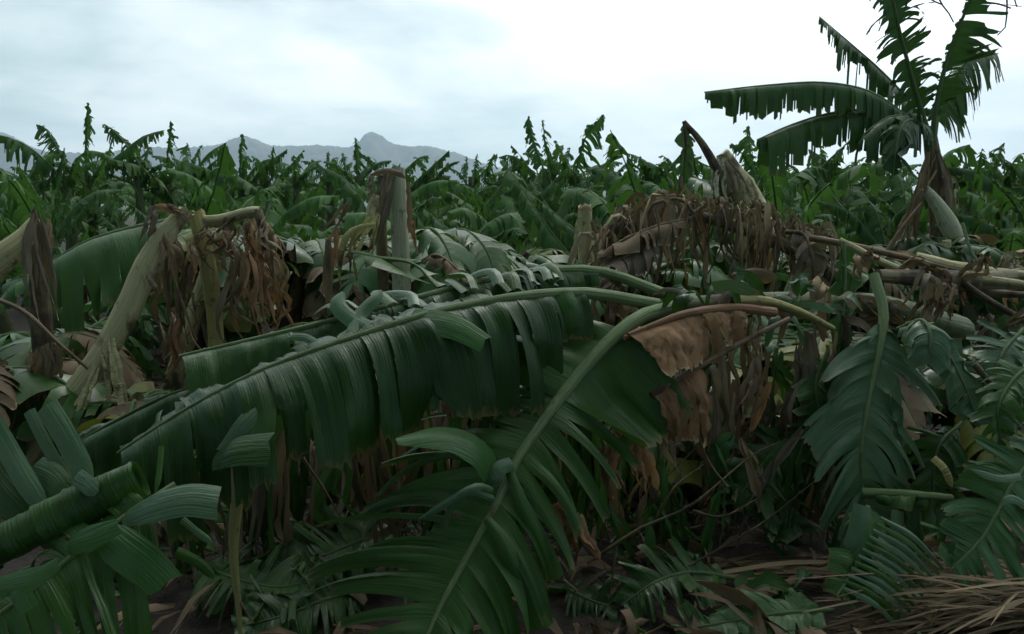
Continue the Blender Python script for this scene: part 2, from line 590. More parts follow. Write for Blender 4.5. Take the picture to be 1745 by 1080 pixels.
def roll(parent, pts, r, seed, label, segs=6, m=None):
    """blade rolled up round its midrib, torn across into overlapping sleeves"""
    rs = np.random.RandomState(seed)
    mb = MB()
    n = 60
    c, L = spline(pts, n)
    T = nrm(np.gradient(c, axis=0)); A_ = nrm(np.cross(T, (0, 0, 1.0))); B_ = np.cross(A_, T)
    cuts = np.linspace(0, n - 1, segs + 1).astype(int)
    for k in range(segs):
        i0, i1 = max(cuts[k] - 2, 0), min(cuts[k + 1] + 2, n - 1)
        rows = np.arange(i0, i1 + 1)
        th = np.linspace(0, 2 * np.pi * 1.35, 30) + rs.rand() * 1.5 + 1.0
        fl = np.linspace(1, rs.uniform(.82, .95), len(rows))[:, None]
        rad = r * rs.uniform(.88, 1.1) * fl * (.80 + .25 * np.linspace(0, 1, 30))[None] * (1 + .05 * np.sin(th * 3 + k)[None] + .02 * rs.randn(len(rows), 30))
        p3 = c[rows][:, None] + A_[rows][:, None] * (np.cos(th) * rad)[..., None] + B_[rows][:, None] * (np.sin(th) * rad)[..., None]
        uv = np.zeros((len(rows), 30, 2)); uv[..., 0] = np.linspace(i0, i1, len(rows))[:, None] / n * L + seed; uv[..., 1] = np.linspace(.05, .9, 30)
        mb.grid(p3, uv, rs.rand())
    return part('leaf', mb, m or GREEN, parent, label)


def ground_under(px, py, d):
    q = P(px, py, d)
    return (q[0], q[1], 0.0)


# ------------------------------------------------------------------ ground, mountains
def structure(o, label, cat):
    o['kind'] = 'structure'; o['label'] = label; o['category'] = cat


m, g = mat('soil_and_litter')
tcn = g.n('ShaderNodeTexCoord')
n1 = g.noise(tcn.outputs['Object'], 1.2, 6, 0.65)
n2 = g.noise(tcn.outputs['Object'], 22.0, 4, 0.7)
c0 = g.mix(g.maprange(n1, 0.35, 0.65), (0.014, 0.011, 0.008), (0.030, 0.022, 0.015))
c0 = g.mix(g.maprange(n2, 0.5, 0.75), c0, (0.055, 0.038, 0.023))
far = g.n('ShaderNodeVectorMath', operation='LENGTH')
g.put(far.inputs[0], tcn.outputs['Object'])
c0 = g.mix(g.maprange(far.outputs['Value'], 40, 160), c0, (0.035, 0.065, 0.028))
finish(g, c0, 0.9, g.math('ADD', n2, n1), 0.8, 0.03)
SOIL = m
mb = MB()
rr = np.concatenate([np.linspace(0.3, 14, 60), np.geomspace(15, 6500, 26)])
th = np.linspace(0, 2 * np.pi, 90, endpoint=False)
rs0 = np.random.RandomState(3)
X = rr[:, None] * np.cos(th); Y = rr[:, None] * np.sin(th)
Z = 0.03 * np.sin(X * 2.1 + 0.7) * np.cos(Y * 1.7) + 0.02 * np.sin(X * 5.3 + Y * 4.1)
Z = np.where(rr[:, None] > 30, 0, Z)
mb.grid(np.stack([X, Y, Z], -1), np.stack([X, Y], -1), 0.5, 0, wrap=True)
ctr = np.zeros((2, 90, 3)); ctr[0, :, 0] = 0; ctr[1] = np.stack([X[0], Y[0], Z[0]], -1)
mb.grid(ctr, np.zeros((2, 90, 2)), 0.5, 0, wrap=True)
structure(part('ground', mb, SOIL), 'dark soil strewn with leaf litter under the plantation', 'ground')

ridge = [(-700, 240), (-400, 200), (-150, 190), (0, 215), (40, 232), (75, 250), (115, 259), (200, 258), (270, 246), (330, 252), (380, 246), (405, 236), (424, 229), (440, 235),
         (470, 248), (520, 245), (560, 248), (600, 249), (614, 242), (625, 227), (640, 221), (655, 226), (668, 239), (700, 246), (745, 249), (775, 256),
         (800, 266), (850, 285), (950, 305), (1100, 318), (1300, 325), (1600, 322), (1900, 315), (2400, 300)]
MD = 5000.0
px = np.linspace(-700, 2400, 700)
ry = np.interp(px, [a for a, b in ridge], [b for a, b in ridge])
rsm = np.random.RandomState(11)
kern = np.array([0, 1, 2, 1, 0]) / 4.0
ry = np.convolve(np.pad(ry, 2, 'edge'), kern, 'valid')


def fbm1(x, seed, octs=6, base=0.02):
    r = np.random.RandomState(seed)
    o = 0
    for k in range(octs):
        f = base * 2 ** k
        o = o + np.sin(x * f + r.rand() * 6.28) * np.sin(x * f * 0.37 + r.rand() * 6) * 0.55 ** k
    return o


top = np.array([P(a, b, MD)[2] for a, b in zip(px, ry)])
xx = (px - 872.5) / F * MD
rows = 48
tt = np.linspace(0, 1, rows)
Zm = np.zeros((rows, len(px))); Ym = np.zeros((rows, len(px))); Xm = np.zeros((rows, len(px)))
for i, t in enumerate(tt):
    yy = 3300 + 2700 * t
    prof = smooth(t / 0.63) if t < 0.63 else smooth((1 - t) / 0.37)
    gul = np.abs(fbm1(xx + 180 * fbm1(np.array([yy]), 5, 4, 0.004)[0], 8, 6, 0.004 + 0.0015 * t))
    depth = (1 - abs(t - 0.63) / 0.63) if t < 0.63 else (1 - (t - 0.63) / 0.37)
    cut = gul * 0.34 * np.clip(4 * depth * (1 - depth), 0, 1)
    Zm[i] = np.maximum(top, 8) * prof * (1 - cut) - 4
    Zm[i] += rsm.randn(len(px)) * 2.5 * (0.2 + prof)
    Ym[i] = yy
    Xm[i] = xx * (yy / MD)
mb = MB()
mb.grid(np.stack([Xm, Ym, Zm], -1), np.stack([Xm / 1000, Ym / 1000], -1))
m, g = mat('mountain_scrub_and_rock')
tcn = g.n('ShaderNodeTexCoord')
n1 = g.noise(tcn.outputs['Object'], 0.006, 6, 0.65)
n2 = g.noise(tcn.outputs['Object'], 0.03, 5, 0.7)
c0 = g.mix(g.maprange(n1, 0.4, 0.62), (0.045, 0.060, 0.040), (0.13, 0.115, 0.10))
c0 = g.mix(g.maprange(n2, 0.45, 0.7, 0, 0.7), c0, (0.030, 0.045, 0.030))
finish(g, c0, 0.95, n2, 0.6, 6.0)
structure(part('mountains', mb, m), 'hazy blue mountain ridge with a rounded rock knob on the horizon', 'mountains')

# ------------------------------------------------------------------ the tall standing plant
TD = 8.5
tall = thing('banana_plant', 'tall banana plant standing alone against the white sky with ragged leaves', 'banana plant', ground_under(1600, 500, TD))
b0 = root_of(tall)
stem(tall, [b0, P(1606, 520, TD), P(1603, 420, TD), P(1597, 330, TD), P(1588, 255, TD), P(1582, 215, TD)], [.13, .12, .105, .095, .085, .065], 1, STEMB, label='dark pseudostem wrapped in dead sheaths')
sk = dict(tear=(0, 0.5), nv=7, nu=3, jit=0.16, twist=0.6, endr=.3)
cf = (0, -1, 0.25)
leaf(tall, PP([(1585, 232, 8.4), (1540, 195, 8.3), (1480, 156, 8.2), (1400, 141, 8.1), (1300, 146, 8.0), (1200, 157, 7.9)]), .36, 21, s0=.12, tl=46, tr=30,
     droop=(1.25, 1.3), lift=(.1, .1), fwd=(-.05, -.05), p=.4, rib=(.024, .006), tip=.12, wide=(.85, .8), **{**sk, 'jit': .07, 'twist': .3, 'endr': .13})
leaf(tall, PP([(1588, 240, 8.5), (1545, 200, 8.4), (1500, 187, 8.3), (1420, 192, 8.2), (1350, 212, 8.1), (1290, 238, 8.0)]), .46, 22, s0=.12, tl=34, tr=26,
     droop=(1.25, 1.3), lift=(.1, .1), fwd=(-.05, -.05), p=.4, rib=(.024, .006), tip=.08, wide=(.95, .7), **{**sk, 'jit': .08, 'twist': .3, 'endr': .14})
leaf(tall, PP([(1582, 230, 8.7), (1550, 175, 8.8), (1500, 120, 8.9), (1450, 75, 9.0), (1396, 28, 9.1)]), .42, 23, s0=.12, tl=46, tr=40, up=(0.2, -.3, 1),
     droop=(.9, 1.1), lift=(.1, .1), fwd=(.1, .1), p=.5, rib=(.024, .005), wide=(.9, .55), **sk)
leaf(tall, PP([(1585, 235, 8.5), (1568, 180, 8.5), (1548, 110, 8.4), (1528, 30, 8.3), (1512, -60, 8.3), (1505, -130, 8.3)]), .25, 24, s0=.1, tl=60, tr=60, up=cf,
     droop=(.35, .35), lift=(.1, .1), fwd=(.35, .35), p=.7, rib=(.03, .006), skip=.06, **{**sk, 'tear': (.1, .8), 'twist': .4})
leaf(tall, PP([(1590, 240, 8.4), (1594, 190, 8.3), (1612, 110, 8.2), (1645, 20, 8.1), (1690, -70, 8.0), (1730, -120, 8.0)]), .34, 25, s0=.12, tl=60, tr=60, up=cf,
     droop=(.45, .3), lift=(.1, .1), fwd=(.3, .3), p=.7, rib=(.03, .006), skip=.06, wide=(.12, .95), **{**sk, 'tear': (.1, .8), 'twist': .4})
leaf(tall, PP([(1592, 240, 8.9), (1602, 185, 9.0), (1630, 125, 9.1), (1665, 92, 9.2), (1696, 88, 9.3)]), .55, 26, s0=.16, tl=40, tr=36, up=(0, -.5, 1),
     droop=(.8, .78), lift=(.05, .1), fwd=(.1, -.35), p=.45, rib=(.024, .005), tip=.1, wide=(.3, .85), **{**sk, 'jit': .08, 'endr': .13})
leaf(tall, PP([(1586, 240, 8.3), (1560, 205, 8.1), (1520, 198, 7.9), (1480, 222, 7.8), (1462, 245, 7.8)]), .34, 27, s0=.15, tl=22, tr=22,
     droop=(1.1, 1.1), fwd=(0, 0), p=.5, rib=(.022, .005), **sk)
leaf(tall, PP([(1584, 240, 8.2), (1560, 205, 7.9), (1536, 215, 7.7), (1526, 260, 7.6), (1522, 300, 7.6)]), .20, 28, s0=.2, tl=16, tr=16, up=cf,
     droop=(.8, .8), fwd=(.3, .3), p=.5, rib=(.022, .005), **sk)
# dead sheaths and leaf stalks round the trunk
for i, (pl, wd) in enumerate([([(1583, 258, 8.3), (1570, 330, 8.2), (1550, 400, 8.2), (1532, 430, 8.1)], .09), ([(1600, 262, 8.35), (1618, 320, 8.3), (1622, 400, 8.3)], .06),
                              ([(1592, 255, 8.3), (1596, 330, 8.25), (1598, 420, 8.25)], .08), ([(1578, 270, 8.3), (1560, 340, 8.2), (1545, 430, 8.2)], .06),
                              ([(1604, 300, 8.4), (1628, 310, 8.4), (1626, 380, 8.4)], .05), ([(1596, 290, 8.2), (1575, 322, 8.15), (1545, 380, 8.1), (1520, 430, 8.0)], .045)]):
    strip(tall, PP(pl), wd, 50 + i, [STRAW, GREYD, DEAD, STRAW, GREYD, STRAW][i], name='dead_sheath', crumple=.004, tilt=.3 * (i % 3 - 1), curl=.3, label=None)

snap = thing('snapped_banana_stem', 'pale snapped banana stem leaning against the tall standing plant', 'banana stem', ground_under(1665, 470, 7.6))
stem(snap, PP([(1662, 560, 7.8), (1650, 452, 7.8), (1625, 400, 7.8), (1598, 350, 7.8), (1576, 322, 7.8)]), [.10, .10, .095, .085, .04], 3, STEMW, jag=.03)
for i, (pl, wd) in enumerate([([(1574, 322, 7.75), (1556, 360, 7.7), (1546, 440, 7.7)], .16), ([(1575, 330, 7.75), (1585, 290, 7.75), (1592, 265, 7.8)], .07),
                              ([(1566, 330, 7.72), (1550, 380, 7.7), (1528, 440, 7.6)], .10)]):
    strip(snap, PP(pl), wd * .65, 60 + i, STRAW if i else DEAD, name='torn_sheath', crumple=.005, curl=.3)

# ------------------------------------------------------------------ plants on the skyline, one by one
SKY_L = [
    (12, 'banana plant at the far left edge with one long arching leaf', 40, [[(95, 300), (60, 258), (20, 236), (-35, 224)]], .30),
    (12.5, 'banana plant whose yellow green leaf leans left of the tallest spear leaf', 112, [[(124, 305), (100, 255), (78, 220), (62, 212)], [(100, 300), (106, 270), (110, 252)]], .24),
    (13, 'banana plant with the tallest thin spear leaf on the skyline', 150, [[(150, 330), (146, 270), (147, 220), (150, 174)], [(160, 300), (172, 275), (176, 262)]], .17),
    (12.5, 'banana plant with two crossing leaves forming a wide V on the skyline', 235, [[(246, 300), (222, 255), (196, 225), (175, 212)], [(180, 290), (215, 255), (245, 232), (280, 222)], [(240, 300), (250, 270), (256, 250)]], .25),
    (13, 'banana plant with a straight ragged spear leaf right of the crossing leaves', 287, [[(283, 335), (284, 290), (287, 250), (291, 206)], [(292, 300), (310, 275), (320, 268)]], .17),
    (14, 'banana plant with three small fanned leaves before the left ridge', 330, [[(320, 295), (318, 265), (319, 243)], [(324, 290), (333, 265), (345, 247)], [(332, 295), (355, 262), (386, 243)], [(330, 292), (308, 275), (292, 268)]], .2),
    (14, 'banana plant with a narrow dark spear below the small left peak', 411, [[(409, 315), (410, 270), (413, 228)], [(405, 300), (390, 280), (380, 270)]], .16),
    (14, 'banana plant with one leaf pointing up right between the two peaks', 455, [[(428, 312), (455, 280), (490, 254)], [(464, 300), (464, 270), (466, 250)]], .21),
    (14.5, 'banana plant with a short blunt upright leaf before the saddle', 503, [[(506, 315), (502, 290), (500, 264)], [(505, 310), (520, 292), (530, 286)]], .24),
    (15, 'banana plant with a left leaning leaf and a curled upright before the ridge', 560, [[(578, 315), (555, 290), (531, 271)], [(560, 300), (558, 275), (560, 258)], [(570, 300), (590, 282), (600, 276)]], .21),
    (14, 'banana plant with a sharp spear just left of the rock knob', 608, [[(610, 310), (607, 275), (605, 234)], [(595, 305), (588, 280), (584, 260)], [(648, 305), (632, 278), (613, 262)]], .19),
    (15, 'banana plant with a short leaf slanting right under the rock knob', 685, [[(678, 305), (695, 285), (714, 272)], [(684, 300), (680, 285), (682, 278)]], .18),
    (14, 'banana plant with a long leaf slanting up right past the ridge end', 730, [[(700, 320), (735, 285), (766, 256)], [(728, 310), (750, 300), (768, 300)]], .2),
    (16, 'banana plant with two thin uprights where the ridge meets the sky', 802, [[(795, 315), (794, 290), (795, 266)], [(810, 315), (810, 288), (813, 262)]], .15),
    (15, 'banana plant with a rounded arching leaf right of the ridge end', 855, [[(828, 310), (832, 285), (842, 262)], [(905, 305), (890, 275), (868, 264), (850, 268)], [(850, 310), (858, 285), (860, 268)]], .24),
    (13, 'banana plant with two tall thin tattered leaves in the middle skyline', 930, [[(936, 320), (920, 270), (908, 235), (901, 197)], [(944, 310), (934, 265), (928, 235), (925, 204)], [(942, 290), (950, 262), (960, 247)]], .19),
    (13, 'banana plant with one broad torn leaf curving right in the middle skyline', 985, [[(978, 310), (988, 265), (1002, 225), (1029, 195)], [(985, 300), (960, 280), (935, 275)]], .30),
    (14, 'banana plant with a thin lone upright right of the broad torn leaf', 1042, [[(1046, 320), (1044, 280), (1042, 246)], [(1046, 300), (1030, 285), (1016, 290)]], .17),
    (14.5, 'banana plant with three short leaves left of the snapped stalk', 1100, [[(1080, 320), (1074, 290), (1068, 264)], [(1112, 312), (1100, 285), (1090, 266)], [(1112, 310), (1122, 285), (1140, 270)]], .22),
    (12, 'banana plant with bushy leaves left below the tall plant', 1275, [[(1290, 330), (1280, 270), (1275, 214)], [(1285, 300), (1265, 262), (1243, 247)], [(1290, 300), (1310, 270), (1330, 270)], [(1190, 310), (1184, 280), (1182, 262)]], .28),
    (12, 'banana plant with crossing leaves under the tall plant', 1430, [[(1365, 320), (1410, 275), (1462, 228)], [(1430, 300), (1405, 272), (1378, 254)], [(1470, 310), (1500, 270), (1535, 240)], [(1440, 320), (1450, 290), (1470, 270)]], .28),
    (13, 'banana plant with two pointed leaves right of the tall plant', 1650, [[(1645, 320), (1632, 290), (1619, 262)], [(1662, 320), (1668, 285), (1674, 253)], [(1655, 310), (1690, 290), (1700, 280)]], .24),
    (13, 'banana plant with a comb like torn leaf at the far right edge', 1715, [[(1755, 310), (1725, 280), (1686, 258)], [(1680, 310), (1695, 275), (1712, 243)], [(1730, 320), (1745, 290), (1760, 280)]], .24),
]

# field prototypes: leaves with their base at the origin, drooping along +X
PROTO = {}
for kind, arcs in {
    'spear': [[(0, 0, 0), (.03, 0, .5), (.12, 0, 1.0), (.30, 0, 1.5)], [(0, 0, 0), (.06, .02, .45), (.16, .03, .9), (.24, .05, 1.35)], [(0, 0, 0), (.10, 0, .5), (.30, 0, .95), (.62, 0, 1.3)]],
    'mid': [[(0, 0, 0), (.2, 0, .45), (.5, 0, .90), (.9, 0, 1.2), (1.3, 0, 1.3)], [(0, 0, 0), (.25, 0, .4), (.65, .05, .85), (1.05, .1, 1.05), (1.45, .15, 1.0)],
            [(0, 0, 0), (.35, 0, .5), (.8, 0, .9), (1.2, 0, 1.3), (1.5, -.05, 1.6)], [(0, 0, 0), (.2, 0, .5), (.5, 0, .95), (.95, .05, 1.25), (1.4, .08, 1.3)]],
    'low': [[(0, 0, 0), (.3, 0, .18), (.75, 0, .15), (1.2, 0, -.15), (1.5, 0, -.6)], [(0, 0, 0), (.25, 0, .15), (.55, .05, .0), (.8, .08, -.45), (.9, .1, -1.0)],
            [(0, 0, 0), (.4, 0, .25), (.95, 0, .25), (1.45, .05, -.05), (1.8, .1, -.35)]]}.items():
    PROTO[kind] = []
    for i, a in enumerate(arcs):
        for var in range(2):
            mb = MB()
            sd = 900 + len(kind) * 37 + i * 7 + var
            up = (-1, 0, .3) if kind == 'spear' else (0, 0, 1)
            dd = 1.1 if kind == 'spear' else (1.1 if kind == 'low' else .9)
            leaf_sheet(mb, [np.array(q, float) for q in a], (.28 if kind != 'low' else .26) if kind != 'spear' else .17, s0=.14, seed=sd, tl=24, tr=24, droop=(dd, dd), lift=(.1, .1),
                       fwd=(.1, .1), jit=.17, tear=(0, .7), twist=.4, up=up, nv=4, nu=2, skip=.12, p=.5, endr=.25)
            c, L = spline(a, 9)
            tube(mb, c, [.02, .012, .005], 5, 9, mi=1, seed=sd)
            PROTO[kind].append((mb, mb.mesh('leaf', [FIELD, RIB])))
stem_protos = []
for i in range(4):
    mb = MB()
    rs = np.random.RandomState(70 + i)
    tube(mb, [(0, 0, 0), (rs.randn() * .03, rs.randn() * .03, .5), (rs.randn() * .05, rs.randn() * .05, 1.0)], [.11, .09, .06], 10, 8, .03, .05, 70 + i)
    stem_protos.append((mb, mb.mesh('pseudostem', [STEMG])))


def where(x, y):
    px_ = 872.5 + x / y * F
    for lim, w_ in ((200, 'behind the folded stem at the left edge'), (420, 'behind the leaning and arched broken stems'), (600, 'in the gap left of the whitish stem'), (780, 'behind the whitish broken stem'),
                    (960, 'left of the small pale stub'), (1150, 'just behind the small pale stub'), (1350, 'behind the withered brown crown'), (1540, 'left of the tall standing plant')):
        if px_ < lim:
            return w_
    return 'beyond the tall standing plant'


def field_plant(x, y, h, rs, label, group=None, kinds=None, tilt=0.0, nl=None):
    """copy of the field plant: pseudostem and leaves, each its own part sharing mesh data"""
    r = thing('banana_plant', label, 'banana plant', (x, y, 0), group)
    r.rotation_euler = (tilt * rs.randn(), tilt * rs.randn(), 0)
    o = bpy.data.objects.new('pseudostem', stem_protos[rs.randint(4)][1])
    COL.objects.link(o); o.parent = r; o.scale = (1, 1, h)
    nl = nl or rs.randint(6, 9)
    a0 = rs.rand() * 6.28
    for k in range(nl):
        kd = kinds[k % len(kinds)] if kinds else ('spear' if k < 2 else ('mid' if k < nl * .75 else 'low'))
        lo = bpy.data.objects.new('leaf', PROTO[kd][rs.randint(len(PROTO[kd]))][1])
        COL.objects.link(lo); lo.parent = r
        lo.location = (0, 0, h * (1.0 - .02 * k))
        lo.rotation_euler = (0, 0, a0 + k * 2.4 + rs.randn() * .25)
        s = rs.uniform(.5, .95) * (.75 if kd == 'spear' else 1)
        lo.scale = (s, s, s)
    return r


rs = np.random.RandomState(5)
for i, (d, lab, bx, leaves, W) in enumerate(SKY_L):
    q = P(bx, 305, d)
    r = thing('banana_plant', lab, 'banana plant', (q[0], q[1], 0))
    h = q[2] - .1
    stem(r, [(q[0], q[1], 0), (q[0] + .03, q[1], h * .5), (q[0], q[1], h + .15)], [.12, .09, .05], 300 + i, STEMG, n=8, sides=9)
    for k, pl in enumerate(leaves):
        mb = MB()
        dd = [d - .1 * k * (1 if k % 2 else -1) - .25 * t * (-1) ** (i + k) for t in np.linspace(0, 1, len(pl))]
        pts = [P(a, b, e) for (a, b), e in zip(pl, dd)]
        pts = [np.array([q[0], q[1], h])] + pts if (abs(pl[0][0] - bx) < 60) else pts
        lean = abs(pl[-1][0] - pl[0][0]) / (abs(pl[-1][1] - pl[0][1]) + 1)
        up = (0.3 * (-1) ** k, -1, .4) if lean < .8 else (0, -.35, 1)
        leaf_sheet(mb, pts, W * (.8 if lean < .8 else .95), s0=.22, seed=400 + i * 9 + k, tl=34, tr=34, droop=(.8, .8) if lean < .8 else (1.1, 1.1), lift=(.1, .1), fwd=(.1, .1), jit=.15, tear=(0, .6), twist=.4, up=up, wide=((1.0, .45) if (i + k) % 2 else (.45, 1.0)) if lean < .8 else (1, .7),
                   nv=6, nu=2, skip=.10, p=.45, endr=.35)
        c, L = spline(pts, 10)
        tube(mb, c, [.022, .014, .006], 5, 10, mi=1, seed=i)
        part('leaf', mb, [FIELD, RIB], r)
    a0 = rs.rand() * 6
    for k in range(5):
        kd = 'low' if k % 2 else 'mid'
        lo = bpy.data.objects.new('leaf', PROTO[kd][rs.randint(len(PROTO[kd]))][1])
        COL.objects.link(lo); lo.parent = r
        lo.location = (0, 0, h * .93)
        lo.rotation_euler = (0, 0, a0 + k * 1.26 + rs.randn() * .2)
        s = rs.uniform(.5, .72) * (1 if kd == 'low' else .7)
        lo.scale = (s, s, s)

# ------------------------------------------------------------------ rows of plants behind the fallen ones
rs = np.random.RandomState(8)
spots = []
y = 9.2
while y < 40:
    half = y * .66 + .5
    stepx = 1.9 if y < 22 else 2.4
    x = -half + rs.rand() * stepx
    while x < half:
        spots.append((x + rs.randn() * .3, y + rs.randn() * .35))
        x += stepx
    y += 1.9 if y < 16 else (2.6 if y < 28 else 3.6)
for x, y in spots:
    if y < 8.6 or (abs(x - 4.6) < .7 and y < 9.5):
        continue
    top_px = rs.choice([rs.uniform(268, 290), rs.uniform(285, 320), rs.uniform(315, 350)], p=[.2, .5, .3])
    if 872.5 + x / y * F < 840:
        top_px = max(top_px, rs.uniform(288, 312))
    ztop = 1.6 + (350 - top_px) / F * y
    ztop = min(ztop, 3.4)
    h = max(ztop - rs.uniform(.85, 1.05), .6)
    lab = ('upright banana plant of the front rows ' if y < 13 else 'banana plant of the middle rows ' if y < 21 else 'distant banana plant of the back rows ') + where(x, y)
    field_plant(x, y, h, rs, lab, 'banana plants in the crowded rows', tilt=.05)

rs = np.random.RandomState(18)
for i in range(70):
    y = rs.uniform(7.0, 15)
    x = rs.uniform(-.66, .66) * y
    field_plant(x, y, rs.uniform(.25, .8), rs, 'low young banana sucker ' + where(x, y), 'banana suckers between the rows', tilt=.1, nl=6, kinds=('mid', 'low', 'mid', 'low'))

# far plantation: reads as one mass
far_v = MB()
rs = np.random.RandomState(9)
for i in range(230):
    y = rs.uniform(42, 95)
    x = rs.uniform(-1, 1) * (y * .72)
    h = rs.uniform(1.3, 2.3)
    for k in range(6):
        kd = ('spear', 'mid', 'mid', 'low', 'mid', 'low')[k]
        src = PROTO[kd][rs.randint(len(PROTO[kd]))][0]
        v, f, uv, rn, mi = src.cat()
        a = rs.rand() * 6.28
        c, s = math.cos(a), math.sin(a)
        z = rs.uniform(.8, 1.15)
        far_v.v.append(np.stack([(v[:, 0] * c - v[:, 1] * s) * z + x, (v[:, 0] * s + v[:, 1] * c) * z + y, v[:, 2] * z + h], 1))
        far_v.f.append(f + far_v.n); far_v.uv.append(uv); far_v.rn.append(np.full(len(v), rs.rand())); far_v.mi.append(mi)
        far_v.n += len(v)
o = part('far_plantation_foliage', far_v, [FIELD, RIB])
o['kind'] = 'stuff'; o['label'] = 'distant mass of banana foliage at the end of the plantation'; o['category'] = 'foliage'

# ------------------------------------------------------------------ snapped stem with a folded stalk (right of centre)
sn = thing('snapped_banana_stem', 'thick green snapped stem with one folded leaf stalk pointing at the sky', 'banana stem', ground_under(1270, 500, 6.6))
stem(sn, PP([(1300, 480, 6.6), (1292, 400, 6.6), (1272, 345, 6.6), (1250, 300, 6.6), (1232, 262, 6.6)]), [.13, .14, .15, .13, .055], 5, STEM, jag=.02)
stem(sn, PP([(1240, 330, 6.5), (1222, 290, 6.5), (1195, 243, 6.5), (1165, 207, 6.5)]), [.05, .04, .03, .018], 6, STEMB, name='leaf_stalk', sides=8)
leaf(sn, PP([(1165, 207, 6.5), (1168, 225, 6.48), (1168, 265, 6.45), (1164, 310, 6.45)]), .10, 31, s0=.05, tl=10, tr=10, up=(.3, -1, .2), droop=(.8, .8), fwd=(.5, .5), rib=(.014, .006), ribmat=STEMB,
     nv=5, nu=3, label='folded leaf hanging from the broken stalk')
for i, (pl, wd, mm) in enumerate([([(1228, 268, 6.5), (1222, 320, 6.45), (1232, 365, 6.42)], .13, STEMW), ([(1240, 275, 6.45), (1262, 320, 6.4), (1272, 365, 6.38)], .08, GREYD), ([(1160, 300, 6.4), (1160, 330, 6.4), (1175, 370, 6.4), (1180, 400, 6.4)], .05, RIBD)]):
    strip(sn, PP(pl), wd, 70 + i, mm, name='torn_sheath', curl=.3, crumple=.003)
leaf(sn, PP([(1180, 300, 6.8), (1200, 310, 6.7), (1240, 330, 6.6), (1260, 350, 6.5)]), .28, 32, s0=.02, tl=10, tr=10, droop=(.8, .8), rib=(.012, .005), nv=6, nu=3)

# ------------------------------------------------------------------ withered crown hanging in the middle distance
wd_ = thing('withered_banana_plant', 'withered banana crown of brown dead leaves drooping right of centre', 'banana plant', ground_under(1220, 600, 5.2))
stem(wd_, PP([(1420, 470, 5.4), (1340, 420, 5.3), (1250, 385, 5.2), (1160, 360, 5.1)]), [.05, .045, .04, .03], 7, STEMB)
rs = np.random.RandomState(44)
top_line, _ = spline(PP([(1020, 415, 5.0), (1060, 395, 5.05), (1105, 350, 5.1), (1150, 340, 5.1), (1200, 362, 5.2), (1260, 362, 5.2), (1310, 368, 5.25), (1350, 395, 5.3), (1400, 400, 5.35)]), 60)
for i in range(190):
    b = top_line[rs.randint(60)] + rs.randn(3) * np.array([.03, .12, .03])
    ln = rs.uniform(.22, .50)
    a = rs.rand() * 6.28
    off = np.array([math.cos(a) * .10 - .02, math.sin(a) * .12, 0])
    pts = [b, b + off * .7 + [0, 0, .04], b + off * 1.3 + [0, 0, -ln * .45], b + off * rs.uniform(.6, 1.6) + [rs.randn() * .05, rs.randn() * .05, -ln]]
    strip(wd_, pts, rs.uniform(.008, .045), 2500 + i, [GREYD, GREYD, DEAD, STRAW, STRAW][rs.randint(5)], name='dead_leaf', tilt=rs.randn() * .9, twist=rs.randn() * 2.2, curl=rs.uniform(-.6, .6), crumple=.007, n=10, face=(rs.randn() * .5, -1, .3))
leaf(wd_, PP([(1180, 372, 5.0), (1120, 385, 4.9), (1070, 405, 4.8), (1020, 432, 4.8)]), .16, 33, DEAD, RIBD, s0=.1, tl=9, tr=9, droop=(.9, .9), nv=6, nu=4, pleat=.1, label='brown folded leaf sagging to one side')
leaf(wd_, PP([(1130, 400, 4.9), (1080, 430, 4.8), (1040, 450, 4.7), (1010, 470, 4.7)]), .20, 34, GREYD, RIBD, s0=.1, tl=9, tr=9, droop=(.9, .9), nv=6, nu=4, pleat=.1)
leaf(wd_, PP([(1340, 395, 5.1), (1370, 400, 5.0), (1385, 440, 4.9), (1385, 510, 4.9)]), .13, 35, GREYD, RIBD, s0=.1, tl=5, tr=5, up=(0, -1, .2), droop=(.9, .9), nv=6, nu=4, pleat=.1, label='large dark withered leaf hanging straight down')
for i, pl in enumerate([[(1110, 348, 4.95), (1150, 338, 4.95), (1175, 352, 4.95), (1195, 395, 4.95)], [(1200, 350, 4.95), (1185, 362, 4.95), (1175, 380, 4.95)], [(1300, 480, 4.8), (1268, 470, 4.8), (1250, 500, 4.8)]]):
    mb = MB(); tube(mb, PP(pl), [.012, .009], 6, 10, .05)
    part('leaf_stalk', mb, RIBD, wd_)

# ------------------------------------------------------------------ broken stems on the left
s1 = thing('broken_banana_stem', 'broken stem with a folded peaked top at the left edge', 'banana stem', ground_under(75, 700, 4.6))
stem(s1, PP([(85, 790, 4.6), (80, 660, 4.6), (72, 560, 4.6), (66, 470, 4.6), (62, 400, 4.6), (58, 362, 4.6)]), [.07, .066, .062, .058, .045, .010], 8, STEMB, jag=.03)
stem(s1, PP([(62, 372, 4.5), (40, 405, 4.45), (5, 440, 4.4), (-40, 490, 4.4), (-90, 560, 4.4)]), [.03, .07, .075, .075, .075], 9, STEM, name='fallen_top', label='yellowish upper half folded over to the left')
for i, (pl, wd, mm) in enumerate([([(58, 362, 4.45), (75, 410, 4.45), (85, 470, 4.45), (92, 540, 4.45)], .09, GREYD), ([(60, 365, 4.4), (45, 420, 4.4), (52, 500, 4.4), (60, 560, 4.4)], .07, GREYD), ([(82, 372, 4.55), (88, 400, 4.55), (90, 430, 4.55)], .05, STRAW),
                                  ([(70, 590, 4.4), (80, 620, 4.38), (75, 660, 4.38), (90, 700, 4.36)], .14, DEAD), ([(95, 585, 4.4), (100, 620, 4.4), (95, 670, 4.4)], .08, DEAD), ([(60, 600, 4.4), (62, 640, 4.4), (58, 690, 4.4)], .10, ORANGE)]):
    strip(s1, PP(pl), wd, 80 + i, mm, name='dead_sheath', curl=.3, crumple=.006, twist=.5)
